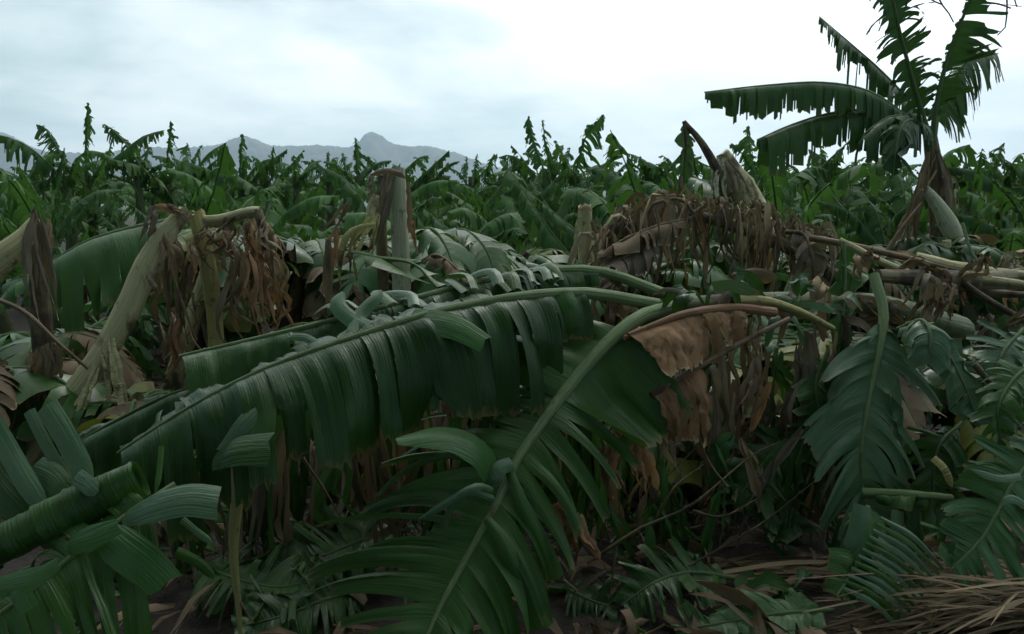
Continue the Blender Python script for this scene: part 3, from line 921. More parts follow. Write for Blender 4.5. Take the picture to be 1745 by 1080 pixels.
mb = MB(); tube(mb, PP([(-20, 505, 4.1), (40, 530, 4.1), (100, 585, 4.1), (150, 628, 4.15)]), [.012, .011, .009], 6, 12, .05)
part('leaf_stalk', mb, RIBD, s1)

s2 = thing('broken_banana_stem', 'pale leaning broken stem with a ragged brown top and split base', 'banana stem', ground_under(110, 760, 4.4))
stem(s2, PP([(40, 790, 4.3), (100, 705, 4.35), (165, 620, 4.4), (215, 535, 4.45), (250, 455, 4.5), (282, 400, 4.55), (312, 366, 4.6)]), [.10, .075, .066, .068, .070, .066, .045], 10, STEM, jag=.05, n=30, sides=18)
for i, (pl, wd, mm) in enumerate([([(190, 575, 4.33), (196, 620, 4.3), (205, 690, 4.3), (215, 760, 4.3)], .07, STEM), ([(175, 590, 4.36), (185, 640, 4.33), (190, 720, 4.33)], .06, STEM), ([(165, 625, 4.3), (135, 680, 4.25), (105, 730, 4.2)], .05, STEM),
                                  ([(262, 352, 4.55), (262, 380, 4.5), (255, 420, 4.5)], .07, GREYD), ([(285, 350, 4.55), (300, 362, 4.5), (312, 372, 4.5)], .05, DEAD), ([(262, 350, 4.55), (285, 356, 4.55), (310, 366, 4.52)], .04, ORANGE),
                                  ([(275, 400, 4.5), (290, 440, 4.45), (285, 480, 4.45)], .06, DEAD), ([(250, 470, 4.42), (262, 485, 4.4), (268, 500, 4.4)], .03, GREYD)]):
    strip(s2, PP(pl), wd, 90 + i, mm, name='torn_sheath', curl=.35, crumple=.002)

s3 = thing('broken_banana_stem', 'yellowish broken stem bent into an arch with dry leaves hanging below', 'banana stem', ground_under(365, 700, 4.9))
stem(s3, PP([(372, 760, 4.8), (368, 580, 4.8), (358, 480, 4.8), (345, 410, 4.8), (335, 365, 4.8)]), [.05, .05, .048, .05, .05], 12, RIBY, jag=.03)
stem(s3, PP([(330, 375, 4.8), (370, 376, 4.8), (420, 362, 4.8), (440, 360, 4.8)]), [.03, .038, .034, .03], 13, STEM, name='bent_top', jag=.02)
stem(s3, PP([(438, 358, 4.8), (446, 385, 4.78), (452, 420, 4.76)]), [.03, .025, .02], 14, STEMB, name='hanging_tip', jag=.02)
rs = np.random.RandomState(45)
for i in range(110):
    zone = [(335, 470, 380, 400, 60), (270, 335, 400, 560, 90), (395, 490, 400, 470, 110), (420, 455, 365, 380, 90)][[0, 1, 2, 2, 3][rs.randint(5)]]
    a, b = rs.uniform(zone[0], zone[1]), rs.uniform(zone[2], zone[3])
    ln = zone[4] * rs.uniform(.6, 1.3)
    d = rs.uniform(4.55, 5.1)
    pts = PP([(a, b, d), (a + rs.randn() * 10, b + ln * .35, d - .05), (a + rs.randn() * 14, b + ln * .7, d), (a + rs.randn() * 18, b + ln, d)])
    strip(s3, pts, rs.uniform(.010, .05), 2700 + i, [ORANGE, DEAD, STRAW, GREYD][rs.choice(4, p=[.3, .15, .35, .2])], name='dead_leaf', tilt=rs.randn() * .8, twist=rs.randn() * 1.8, curl=rs.uniform(-.6, .6), crumple=.008, n=10)
for i, (pl, wd, mm) in enumerate([([(415, 430, 4.55), (432, 470, 4.5), (425, 520, 4.5), (440, 570, 4.5)], 0.09, ORANGE), ([(440, 440, 4.6), (450, 490, 4.6), (462, 550, 4.6)], .06, ORANGE), ([(300, 540, 4.45), (292, 580, 4.4), (300, 620, 4.4), (275, 655, 4.4)], .09, ORANGE),
                                  ([(285, 430, 4.6), (290, 500, 4.6), (300, 580, 4.6)], .13, DEAD), ([(320, 450, 4.6), (315, 520, 4.6), (325, 590, 4.6)], .10, DEAD)]):
    strip(s3, PP(pl), wd, 600 + i, mm, name='dead_leaf', curl=.3, crumple=.010, twist=.6)
for i, pl in enumerate([[(345, 390, 4.7), (375, 420, 4.7), (405, 445, 4.7)], [(285, 440, 4.5), (305, 500, 4.5), (335, 580, 4.5)], [(420, 475, 4.6), (390, 510, 4.6), (370, 530, 4.6)], [(400, 370, 4.7), (370, 395, 4.7), (352, 415, 4.7)]]):
    mb = MB(); tube(mb, PP(pl), [.012, .007], 6, 10, .06)
    part('leaf_stalk', mb, RIBD, s3)

s4 = thing('broken_banana_stem', 'whitish upright broken stem with a torn brown cap in the centre', 'banana stem', ground_under(680, 560, 5.0))
stem(s4, PP([(686, 620, 5.0), (684, 470, 5.0), (680, 380, 5.0), (677, 310, 5.0), (676, 296, 5.0)]), [.066, .060, .057, .054, .050], 15, STEMW, jag=.05, n=24)
stem(s4, PP([(655, 620, 5.08), (652, 470, 5.08), (650, 380, 5.08), (652, 300, 5.08)]), [.045, .04, .036, .03], 16, STEMB, name='stem_layer', jag=.03)
for i, (pl, wd, mm) in enumerate([([(632, 298, 4.95), (655, 292, 4.92), (680, 296, 4.9), (694, 306, 4.9)], .045, DEAD), ([(660, 292, 4.95), (655, 330, 4.9), (640, 390, 4.9)], .08, GREYD), ([(672, 300, 4.9), (662, 350, 4.85), (640, 410, 4.82), (615, 440, 4.8)], .035, GREYD),
                                  ([(645, 365, 4.85), (620, 400, 4.8), (600, 440, 4.8)], .08, RIBY), ([(640, 330, 4.9), (630, 380, 4.85), (632, 440, 4.85)], .08, STEM), ([(695, 310, 4.95), (698, 360, 4.95), (697, 400, 4.95)], .03, DEAD),
                                  ([(632, 300, 4.92), (636, 330, 4.9), (628, 355, 4.9)], .05, GREYD), ([(560, 408, 4.9), (556, 460, 4.9), (548, 540, 4.9)], .06, GREYD), ([(575, 390, 4.9), (565, 420, 4.9), (560, 470, 4.9)], .07, ORANGE), ([(592, 345, 4.95), (575, 385, 4.95), (556, 415, 4.95)], .05, DEAD),
                                  ([(640, 385, 4.8), (610, 395, 4.8), (590, 430, 4.8), (592, 500, 4.8)], .07, RIBY), ([(705, 375, 4.9), (703, 400, 4.9), (708, 430, 4.9)], .05, ORANGE)]):
    strip(s4, PP(pl), wd, 110 + i, mm, name='torn_sheath', curl=.35, crumple=.0015)
leaf(s4, PP([(600, 430, 4.75), (650, 440, 4.6), (705, 450, 4.5), (745, 490, 4.4)]), .12, 36, GREEN, s0=.05, tl=4, tr=4, droop=(.6, .6), nv=7, nu=5, label='dark leaf folded across the stem foot')
leaf(s4, PP([(700, 400, 5.3), (735, 390, 5.2), (760, 420, 5.1), (775, 460, 5.0)]), .24, 37, YOUNG, s0=.05, tl=8, tr=8, droop=(.8, .8), nv=7, nu=4)
leaf(s4, PP([(740, 400, 5.8), (790, 392, 5.8), (825, 420, 5.7), (845, 470, 5.6)]), .34, 38, GREEN, s0=.05, tl=12, tr=12, droop=(.7, .7), nv=7, nu=4)
leaf(s4, PP([(720, 445, 4.9), (745, 435, 4.85), (775, 455, 4.8), (795, 478, 4.75)]), .10, 39, DEAD, RIBD, s0=.05, tl=5, tr=5, droop=(.9, .9), nv=6, nu=4, pleat=.15)

s5 = thing('broken_banana_stem', 'small pale broken stub standing in the middle distance', 'banana stem', ground_under(1000, 500, 6.5))
stem(s5, PP([(1000, 560, 6.5), (999, 440, 6.5), (998, 390, 6.5), (997, 356, 6.5)]), [.08, .075, .065, .055], 17, STEM, jag=.05)
for i, (pl, wd, mm) in enumerate([([(1008, 375, 6.4), (1016, 400, 6.4), (1020, 425, 6.4)], .05, STRAW), ([(988, 370, 6.4), (984, 400, 6.4), (980, 440, 6.4)], .06, STEM), ([(985, 358, 6.4), (998, 353, 6.4), (1010, 360, 6.4)], .04, STRAW)]):
    strip(s5, PP(pl), wd, 130 + i, mm, name='torn_sheath', curl=.35, crumple=.004)

# ------------------------------------------------------------------ the big fallen plant in front
A = thing('fallen_banana_plant', 'large fallen banana plant spreading long green leaves across the front', 'banana plant', ground_under(1600, 560, 5.0))
stem(A, PP([(1640, 560, 5.4), (1500, 520, 4.6), (1380, 512, 3.9), (1250, 515, 3.4), (1130, 522, 3.05)]), [.08, .07, .05, .042, .035], 20, STEMG)
fg = dict(nv=12, nu=5, fine=.011, kink=.16)
leaf(A, PP([(1150, 524, 3.1), (1080, 512, 3.02), (1000, 499, 2.96), (880, 506, 2.86), (740, 532, 2.76), (600, 575, 2.66), (450, 628, 2.57), (320, 695, 2.5), (200, 772, 2.45)]), .43, 201,
     ribmat=RIBP, rib=(.026, .022, .014, .009, .005), s0=.20, tl=[.20, .27, .33, .36, .41, .46, .515, .56, .60, .66, .72, .755, .80, .83, .88, .93, .995], tr=22, droop=(1.0, .5), lift=(.0, .35), fwd=(-.35, .0),
     jit=.13, tear=(.05, .8), twist=.35, p=.5, curl=.06, pleat=.02, wide=(1.0, .5), tip=.12, label='longest green leaf hanging like a torn curtain', **fg)
leaf(A, PP([(1130, 500, 3.3), (1030, 464, 3.25), (950, 460, 3.2), (850, 473, 3.12), (740, 500, 3.05), (640, 527, 3.0), (540, 552, 2.92), (430, 578, 2.86), (305, 607, 2.8)]), .26, 202,
     ribmat=RIBP, rib=(.024, .018, .012, .007), s0=.16, tl=[.16, .2, .24, .28, .31, .35, .38, .42, .45, .48, .52, .56, .60, .64, .80, .995], tr=16, droop=(1.1, .7), lift=(0, .2), fwd=(-.2, .1),
     jit=.12, tear=(0, .5), twist=.3, p=.5, wide=(.85, .4), tip=.03, label='dark green leaf behind the longest one', **fg)
leaf(A, PP([(620, 590, 2.95), (480, 618, 2.88), (300, 668, 2.8), (200, 715, 2.75), (105, 768, 2.7)]), .20, 203, s0=.05, tl=5, tr=6, droop=(1.1, .6), lift=(0, .1), fwd=(-.2, 0),
     jit=.05, tear=(.4, 1), twist=.1, p=.45, wide=(1, .5), tip=.05, rib=(.01, .004), label='dark lower blade showing its shaded side', **fg)
leaf(A, PP([(1150, 524, 3.05), (1095, 538, 2.96), (1040, 580, 2.88), (985, 640, 2.8), (935, 705, 2.7), (880, 785, 2.6), (845, 860, 2.5), (795, 950, 2.4), (745, 1045, 2.3), (715, 1120, 2.22)]), .40, 204,
     ribmat=RIBP, rib=(.030, .026, .018, .012, .007), s0=.17, tl=[.17, .40, .435, .46, .50, .54, .57, .61, .64, .67, .72, .76, .81, .86, .91, .995], tr=[.17, .22, .27, .40, .42, .45, .46, .5, .515, .56, .58, .60, .65, .67, .72, .735, .77, .79, .84, .855, .9, .93, .995], up=(.05, -.75, 1),
     dlist=([.14, .42, .5, .48, .62, .55, .6, .75, .85, .7, .8, .9, .7, .75, .6], None), flist=([-.12, .05, .1, .15, .2, .25, .3, .3, .3, .35, .3, .3, .3, .3, .3], None),
     droop=(.34, .32), lift=(.10, .05), fwd=(.02, .2), jit=.12, tear=(0, .15), twist=.5, p=.9, curl=.25, shrink=.5, pleat=.03, wide=(.88, 1.35), basew=.05, label='green leaf reaching down towards the viewer with bright midrib', **fg)
# curled flaps and hanging strips of this plant
for i, (pl, wd, mm, kw) in enumerate([
    ([(835, 800, 2.55), (812, 770, 2.52), (760, 748, 2.48), (675, 752, 2.42)], [.12, .13, .10, .03], YOUNG, dict(face=(0, -.6, 1), curl=.15)),
    ([(838, 835, 2.48), (815, 828, 2.42), (780, 845, 2.40), (762, 880, 2.42), (758, 910, 2.45)], .022, BLUEG, dict(curl=.3)),
    ([(840, 850, 2.47), (800, 838, 2.42), (760, 858, 2.4), (715, 885, 2.4)], .024, BLUEG, dict(curl=.3)),
    ([(872, 790, 2.55), (850, 800, 2.52), (842, 830, 2.5)], .05, BLUEG, dict(curl=.2)),
    ([(830, 885, 2.45), (855, 920, 2.4), (885, 980, 2.38), (925, 1070, 2.38)], [.03, .06, .07, .08], GREEN, dict(curl=.3)),
    ([(868, 800, 2.55), (885, 850, 2.5), (920, 920, 2.48), (945, 985, 2.48)], [.03, .05, .06, .07], GREEN, dict(curl=.3)),
    ([(700, 545, 2.75), (770, 556, 2.68), (825, 585, 2.64)], [.10, .10, .07], YOUNG, dict(face=(.2, -1, .6), curl=.1)),
    ([(835, 525, 2.9), (858, 560, 2.86), (868, 600, 2.86), (866, 640, 2.88)], .07, BLUEG, dict(curl=.3, twist=1.0)),
    ([(738, 560, 2.7), (760, 600, 2.66), (800, 640, 2.64), (828, 690, 2.64)], .05, GREEN, dict(curl=.25, twist=.6)),
    ([(700, 580, 2.7), (722, 620, 2.66), (735, 660, 2.66), (742, 700, 2.66)], .05, BLUEG, dict(curl=.25, twist=.5)),
    ([(628, 560, 2.72), (600, 545, 2.76), (575, 520, 2.8), (585, 498, 2.84)], .06, BLUEG, dict(curl=.2)),
    ([(600, 570, 2.7), (615, 535, 2.78), (640, 510, 2.82), (650, 495, 2.85)], .05, BLUEG, dict(curl=.25)),
    ([(545, 590, 2.66), (520, 575, 2.7), (490, 575, 2.72)], .03, BLUEG, dict(curl=.2)),
    ([(960, 500, 2.9), (970, 530, 2.86), (958, 575, 2.86)], .07, GREEN, dict(curl=.2)),
    ([(1060, 690, 2.8), (1075, 740, 2.8), (1050, 760, 2.8)], .05, GREEN, dict(curl=.2)),
]):
    strip(A, PP(pl), wd, 220 + i, mm, **kw)
# leaf pieces with the paler underside up, between the two long midribs
rs = np.random.RandomState(46)
for i in range(20):
    a = rs.uniform(570, 1000)
    b = np.interp(a, [570, 700, 850, 1000], [545, 515, 490, 478]) + rs.uniform(-18, 12)
    d = np.interp(a, [570, 1000], [2.86, 3.05])
    strip(A, PP([(a, b + 10, d), (a - rs.uniform(8, 25), b - rs.uniform(2, 20), d + .08), (a - rs.uniform(30, 60), b - rs.uniform(-8, 14), d + .16)]), rs.uniform(.03, .055), 640 + i, [BLUEG, BLUEG, GREEN][rs.randint(3)], curl=.25, face=(0, -.4, 1), tilt=rs.randn() * .4, n=8)
rs = np.random.RandomState(48)
for i in range(46):
    a = rs.uniform(1150, 1440); b = rs.uniform(468, 545); d = np.interp(a, [1150, 1440], [2.98, 3.5]) + rs.uniform(-.05, .12)
    an = rs.uniform(0, 3.14); ln = rs.uniform(25, 75)
    strip(A, PP([(a, b, d), (a + math.cos(an) * ln * .5, b - 6 + math.sin(an) * ln * .35, d - .04), (a + math.cos(an) * ln, b + math.sin(an) * ln, d - .02)]), rs.uniform(.015, .06), 3200 + i, [GREEN, BLUEG, GREYD, GREEN, DEAD][rs.randint(5)], curl=rs.uniform(-.4, .4), tilt=rs.randn() * .6, twist=rs.randn(), n=9)
# the brown dead leaves of this plant
leaf(A, PP([(1320, 532, 3.1), (1250, 525, 3.0), (1170, 534, 2.9), (1110, 555, 2.84), (1070, 570, 2.8)]), .17, 205, ORANGE, RIBO, rib=(.02, .018, .008), s0=.25, tl=[.25, .50, .56, .995], tr=2, droop=(1.0, .9), lift=(0, 0), fwd=(-.5, -.2), jit=.12, tear=(.1, .3), p=.4, crumple=.004, shrink=.4, endr=.3,
     wide=(1, .4), tip=.25, pleat=.05, label='orange brown dead leaf folded under its stalk', **fg)
leaf(A, PP([(1345, 543, 3.05), (1270, 580, 2.95), (1190, 625, 2.85), (1110, 674, 2.76)]), .26, 206, ORANGE, RIBD, rib=(.010, .011, .013), s0=.68, tl=[.68, .78, .995], tr=2, crumple=.005, endr=.35, droop=(1.1, 1.0), lift=(0, 0), fwd=(-.2, -.2), jit=.15, tear=(.0, .3), p=.4, wide=(1, .5), tip=.1,
     shrink=.35, pleat=.06, label='bare dry stalk ending in a brown shred of blade', **fg)
mb = MB(); tube(mb, PP([(1250, 512, 3.1), (1310, 515, 3.2), (1370, 535, 3.25), (1420, 560, 3.3)]), [.02, .022, .018, .012], 8, 12, .03)
part('leaf_stalk', mb, RIBY, A, 'yellow green broken leaf stalk')
for i, (pl, wd, mm) in enumerate([([(1050, 725, 2.95), (1080, 750, 2.92), (1078, 800, 2.9), (1095, 850, 2.9)], .10, ORANGE), ([(1075, 730, 2.95), (1098, 790, 2.94), (1100, 840, 2.94)], .06, ORANGE), ([(1030, 760, 3.0), (1040, 810, 3.0), (1060, 860, 3.0)], .10, DEAD),
                                  ([(950, 855, 2.8), (965, 900, 2.78), (960, 960, 2.78)], .09, ORANGE), ([(975, 880, 2.85), (1000, 920, 2.82), (1022, 950, 2.8)], .09, ORANGE), ([(1150, 650, 2.8), (1140, 720, 2.78), (1150, 800, 2.78)], .11, DEAD),
                                  ([(1180, 640, 2.82), (1192, 670, 2.8), (1205, 690, 2.8)], .03, ORANGE), ([(1110, 690, 2.85), (1112, 760, 2.85), (1125, 800, 2.85)], .05, GREYD), ([(1295, 640, 3.3), (1280, 690, 3.28), (1265, 740, 3.28)], .05, STRAW), ([(1310, 650, 3.3), (1285, 720, 3.3), (1280, 745, 3.3)], .04, ORANGE),
                                  ([(1040, 480, 3.3), (1020, 510, 3.28), (1040, 545, 3.26)], .14, GREYD), ([(1050, 500, 3.25), (1045, 540, 3.22), (1060, 570, 3.2)], .10, DEAD), ([(920, 975, 2.75), (915, 1000, 2.72), (925, 1030, 2.7)], .07, ORANGE), ([(760, 680, 2.68), (768, 700, 2.68), (765, 718, 2.68)], .04, ORANGE)]):
    strip(A, PP(pl), wd, 680 + i, mm, name='dead_leaf', curl=.3, crumple=.007, twist=.5)

hs = thing('hanging_leaf_stalk', 'thin yellow leaf stalk hanging straight down in the dark gap', 'leaf stalk', ground_under(412, 1080, 2.5))
mb = MB(); tube(mb, PP([(422, 740, 2.62), (414, 800, 2.6), (401, 880, 2.56), (398, 950, 2.53), (405, 1020, 2.5), (412, 1110, 2.46)]), [.024, .024, .020, .015, .010, .007], 8, 18, .02)
part('stalk', mb, RIBY, hs)
mb = MB(); tube(mb, PP([(405, 1020, 2.5), (425, 1050, 2.48), (432, 1062, 2.47)]), [.005, .003], 5, 6)
part('fibre', mb, RIBD, hs)

# ------------------------------------------------------------------ leaves in the lower left corner
B = thing('fallen_banana_plant', 'fallen banana plant with a rolled leaf filling the lower left corner', 'banana plant', ground_under(-150, 1100, 2.2))
stem(B, [tuple(root_of(B) + [-.5, .5, .1]), P(-120, 1000, 2.0), P(-60, 948, 2.0)], [.08, .07, .03], 18, STEM)
roll(B, PP([(-80, 965, 1.95), (0, 932, 1.98), (80, 892, 2.02), (160, 853, 2.06), (240, 815, 2.1)]), .062, 211, 'leaf rolled into a thick tube')
leaf(B, PP([(300, 826, 2.06), (215, 880, 2.0), (130, 942, 1.94), (60, 1000, 1.88), (-40, 1075, 1.8)]), .42, 212, s0=.15, tl=[.15, .24, .3, .37, .42, .47, .51, .56, .6, .66, .72, .8, .88, .995], tr=12, up=(.1, -.55, 1), droop=(.75, .6), lift=(.0, .1), fwd=(.1, .1), jit=.16,
     tear=(0, .3), twist=.4, p=.7, wide=(1, .35), rib=(.012, .005), ribmat=RIBP, label='torn leaf with pale midrib running to the corner', **fg)
for i, (pl, wd, mm, kw) in enumerate([
    ([(215, 882, 1.98), (260, 866, 1.94), (320, 852, 1.92), (376, 858, 1.93)], [.05, .085, .09, .09], BLUEG, dict(curl=.12, face=(0, -.7, .7))),
    ([(170, 905, 1.95), (210, 935, 1.90), (250, 965, 1.88), (285, 1000, 1.88)], [.06, .10, .10, .085], YOUNG, dict(curl=.10, face=(-.1, -.8, .6))),
    ([(120, 930, 1.94), (160, 915, 1.9), (205, 895, 1.9)], [.05, .07, .04], YOUNG, dict(curl=.15)),
    ([(80, 692, 2.25), (110, 740, 2.2), (140, 800, 2.15), (155, 830, 2.12)], .065, BLUEG, dict(curl=.15)),
    ([(50, 700, 2.28), (80, 760, 2.22), (115, 820, 2.16), (130, 850, 2.12)], .035, BLUEG, dict(curl=.15)),
    ([(-30, 690, 2.25), (10, 760, 2.2), (50, 830, 2.12), (85, 880, 2.08)], .06, BLUEG, dict(curl=.15)),
    ([(-60, 760, 2.25), (-10, 820, 2.18), (40, 880, 2.1)], .12, GREEN, dict(curl=.15)),
    ([(60, 800, 2.2), (90, 815, 2.15), (110, 845, 2.1)], .08, GREEN, dict(curl=.15)),
    ([(130, 812, 2.05), (150, 826, 2.02), (165, 842, 2.0)], .045, BLUEG, dict(curl=.1)),
    ([(275, 760, 2.12), (272, 800, 2.08), (265, 840, 2.04)], .016, GREEN, dict(curl=.2)),
    ([(450, 690, 2.45), (415, 725, 2.4), (375, 770, 2.38)], [.07, .06, .03], BLUEG, dict(curl=.1)),
    ([(365, 788, 2.36), (400, 770, 2.32), (458, 765, 2.32)], [.06, .10, .115], GREEN, dict(curl=.12, face=(0, -.7, .7))),
    ([(20, 985, 1.86), (35, 1010, 1.82), (50, 1040, 1.8)], [.02, .05, .05], YOUNG, dict(curl=.15)),
    ([(0, 1000, 1.85), (60, 985, 1.82), (100, 960, 1.82)], [.05, .06, .03], YOUNG, dict(curl=.15)),
    ([(215, 885, 1.97), (213, 905, 1.95), (205, 918, 1.95)], .02, BLUEG, dict(curl=.2)),
    ([(310, 885, 2.1), (340, 910, 2.1), (362, 925, 2.1)], .02, BLUEG, dict(curl=.2)),
    ([(300, 940, 2.15), (340, 960, 2.15), (365, 985, 2.15)], .03, GREEN, dict(curl=.2)),
]):
    strip(B, PP(pl), wd, 250 + i, mm, **kw)
# ------------------------------------------------------------------ plant hanging on the right
C = thing('fallen_banana_plant', 'fallen banana plant with grey green comb like leaves drooping at the right', 'banana plant', ground_under(1620, 700, 3.9))
stem(C, PP([(1780, 470, 4.6), (1680, 480, 4.2), (1580, 475, 3.9), (1495, 470, 3.7)]), [.07, .06, .05, .03], 19, STEMB)
cam_up = (0, -1, .35)
leaf(C, PP([(1488, 468, 3.65), (1505, 530, 3.55), (1498, 600, 3.45), (1482, 670, 3.38), (1470, 740, 3.32), (1466, 800, 3.28), (1478, 880, 3.25)]), .30, 231, BLUEG, RIBP, rib=(.026, .022, .014, .008, .004), s0=.22, tl=17, tr=15, up=cam_up,
     droop=(.62, .62), lift=(.45, .45), fwd=(.45, .6), jit=.13, tear=(0, .12), twist=.45, p=.9, curl=.2, shrink=.35, wide=(1.1, 1.1), label='comb like leaf hanging straight down on a pale stalk', **fg)
leaf(C, PP([(1437, 412, 3.6), (1440, 480, 3.58), (1436, 540, 3.55), (1428, 610, 3.52)]), .06, 232, GREEN, RIBP, rib=(.010, .008, .004), s0=.05, tl=8, tr=8, up=cam_up, droop=(.5, .5), fwd=(.5, .5), jit=.2, label='narrow folded leaf hanging down', **fg)
leaf(C, PP([(1598, 572, 3.35), (1615, 600, 3.32), (1643, 655, 3.28), (1668, 725, 3.25)]), .125, 233, BLUEG, RIBP, rib=(.007, .003), s0=.05, tl=[.05, .3, .6, .995], tr=[.05, .35, .65, .995], up=(.1, -1, .3), droop=(.1, .1), lift=(.12, .1), fwd=(.25, .25), jit=.02,
     tear=(1, 1), twist=0, tip=.45, basew=.3, endr=0, curl=.03, label='small whole oval leaf', **fg)
leaf(C, PP([(1530, 560, 3.5), (1570, 545, 3.4), (1585, 570, 3.32), (1580, 620, 3.3)]), .13, 234, BLUEG, RIBP, rib=(.01, .004), s0=.05, tl=4, tr=5, up=(0, -.5, 1), droop=(.7, .7), fwd=(.2, .2), jit=.1, **fg)
leaf(C, PP([(1790, 750, 3.1), (1730, 815, 3.0), (1700, 870, 2.94), (1670, 920, 2.88), (1620, 970, 2.82)]), .24, 235, YOUNG, RIBP, rib=(.012, .008, .004), s0=.08, tl=14, tr=14, up=cam_up, droop=(.35, .35), lift=(.2, .2), fwd=(.35, .35), jit=.15, tear=(0, .3), shrink=.3,
     label='feathery torn leaf at the right edge', **fg)
leaf(C, PP([(1470, 840, 3.15), (1530, 842, 3.1), (1580, 846, 3.05), (1622, 850, 3.05)]), .10, 236, GREEN, RIB, rib=(.022, .02, .018), s0=.02, tl=9, tr=5, droop=(1.1, 1.0), lift=(0, 0), fwd=(.1, .1), jit=.25, tear=(0, .1), skip=.3, wide=(1.6, .6), **fg)
fan = leaf(C, PP([(1478, 862, 2.95), (1480, 905, 2.88), (1462, 960, 2.82), (1425, 1015, 2.76)]), .10, 237, GREEN, RIBP, rib=(.010, .005), s0=.02, tl=6, tr=8, up=cam_up, droop=(.4, .4), lift=(.25, .1), fwd=(.35, .3), jit=.1, tear=(0, .15), shrink=.3, basew=.05,
           label='fan of narrow strips above the straw', **fg)
for i in range(12):
    t = i / 11
    a0, c0_ = np.array([1500, 882]) * (1 - t) + np.array([1432, 1000]) * t, np.array([1606, 968]) * (1 - t) + np.array([1530, 1068]) * t
    d0 = 2.86 - .08 * t
    md = (a0 + c0_) / 2 + [4, -9]
    strip(C, PP([(a0[0], a0[1], d0), (md[0], md[1], d0 - .06), (c0_[0], c0_[1], d0 - .03)]), [.016, .03, .026, .018], 3700 + i, [BLUEG, GREEN, BLUEG][i % 3], curl=.35, tilt=.25 * math.sin(i * 2.3), face=(-.1, -.6, .8))
for i, (pl, wd, mm, kw) in enumerate([
    ([(1470, 862, 2.9), (1462, 900, 2.86), (1445, 950, 2.84)], .07, BLUEG, dict(curl=.15)),
    ([(1490, 885, 2.88), (1480, 920, 2.84), (1455, 980, 2.82)], .06, YOUNG, dict(curl=.15)),
    ([(1740, 812, 2.95), (1700, 815, 2.9), (1655, 800, 2.9)], .03, BLUEG, dict(curl=.1, tip=.1)),
    ([(1760, 870, 2.9), (1725, 850, 2.86), (1705, 862, 2.84)], .035, BLUEG, dict(curl=.1, tip=.1)),
    ([(1530, 870, 3.05), (1528, 900, 3.02), (1525, 930, 3.0)], .05, BLUEG, dict(curl=.2)),
    ([(1560, 870, 3.05), (1562, 900, 3.02), (1568, 940, 3.0)], .05, GREEN, dict(curl=.2)),
    ([(1590, 780, 3.15), (1610, 800, 3.12), (1622, 830, 3.1)], .035, RIBY, dict(curl=.2)),
]):
    strip(C, PP(pl), wd, 280 + i, mm, **kw)

STALKS = ['long dry stalk running from the withered crown to the right', 'pale green stalk crossing below the long dry stalk', 'thick straw coloured stalk reaching the right edge', 'second thick stalk just under the straw coloured one',
          'dark thin stalk slanting down to the right edge', 'dark level stalk under the thick stalks', 'thin brown stalk right of the oval leaf', 'slim dry stalk leaning at the foot of the tall plant', 'thin green stalk right of the pale snapped stem']
sticks = thing('dry_leaf_tangle', 'tangle of crumpled dead leaves among the broken stalks at the right', 'dead leaves', ground_under(1600, 600, 4.6))
for i, (pl, r_, mm) in enumerate([([(1380, 405, 4.6), (1440, 416, 4.5), (1540, 438, 4.4), (1620, 460, 4.3), (1680, 470, 4.3)], .02, RIBD), ([(1430, 410, 4.4), (1500, 445, 4.3), (1580, 475, 4.2), (1640, 482, 4.2)], .022, STEM), ([(1560, 440, 4.5), (1640, 458, 4.4), (1760, 472, 4.3)], .04, STEM),
                                  ([(1600, 480, 4.2), (1680, 478, 4.1), (1780, 490, 4.0)], .03, STEM), ([(1630, 475, 4.0), (1690, 515, 3.9), (1780, 565, 3.8)], .018, STEMB), ([(1650, 500, 4.1), (1700, 500, 4.1), (1780, 505, 4.1)], .022, STEMB), ([(1660, 620, 3.3), (1700, 665, 3.25), (1760, 720, 3.2)], .014, STEMB),
                                  ([(1510, 430, 5.0), (1540, 385, 5.0), (1572, 345, 5.0)], .016, RIBD), ([(1640, 380, 5.2), (1652, 420, 5.1), (1668, 450, 5.0)], .012, RIB)]):
    st_ = thing('broken_leaf_stalk', STALKS[i], 'leaf stalk', ground_under(*pl[0]), 'broken stalks across the right side')
    mb = MB(); tube(mb, PP(pl), [r_, r_ * .9, r_ * .6], 8, 14, .05, seed=i, cap=True)
    part('stalk', mb, mm, st_)
rs = np.random.RandomState(47)
for i in range(34):
    a, b = rs.uniform(1400, 1745), rs.uniform(430, 560)
    d = rs.uniform(3.6, 4.8)
    ln = rs.uniform(20, 70)
    an = rs.uniform(-.4, 2.6)
    pts = PP([(a, b, d), (a + math.cos(an) * ln * .5, b + math.sin(an) * ln * .4 - 8, d - .05), (a + math.cos(an) * ln, b + math.sin(an) * ln, d - .02)])
    strip(sticks, pts, rs.uniform(.04, .14), 720 + i, [DEAD, STRAW, GREYD, ORANGE][rs.choice(4, p=[.35, .2, .35, .1])], name='dead_leaf', tilt=rs.randn() * .6, twist=rs.randn() * .8, curl=rs.uniform(-.4, .4), crumple=.009, n=8)

# ------------------------------------------------------------------ collapsed plants that fill the middle ground
rs = np.random.RandomState(21)


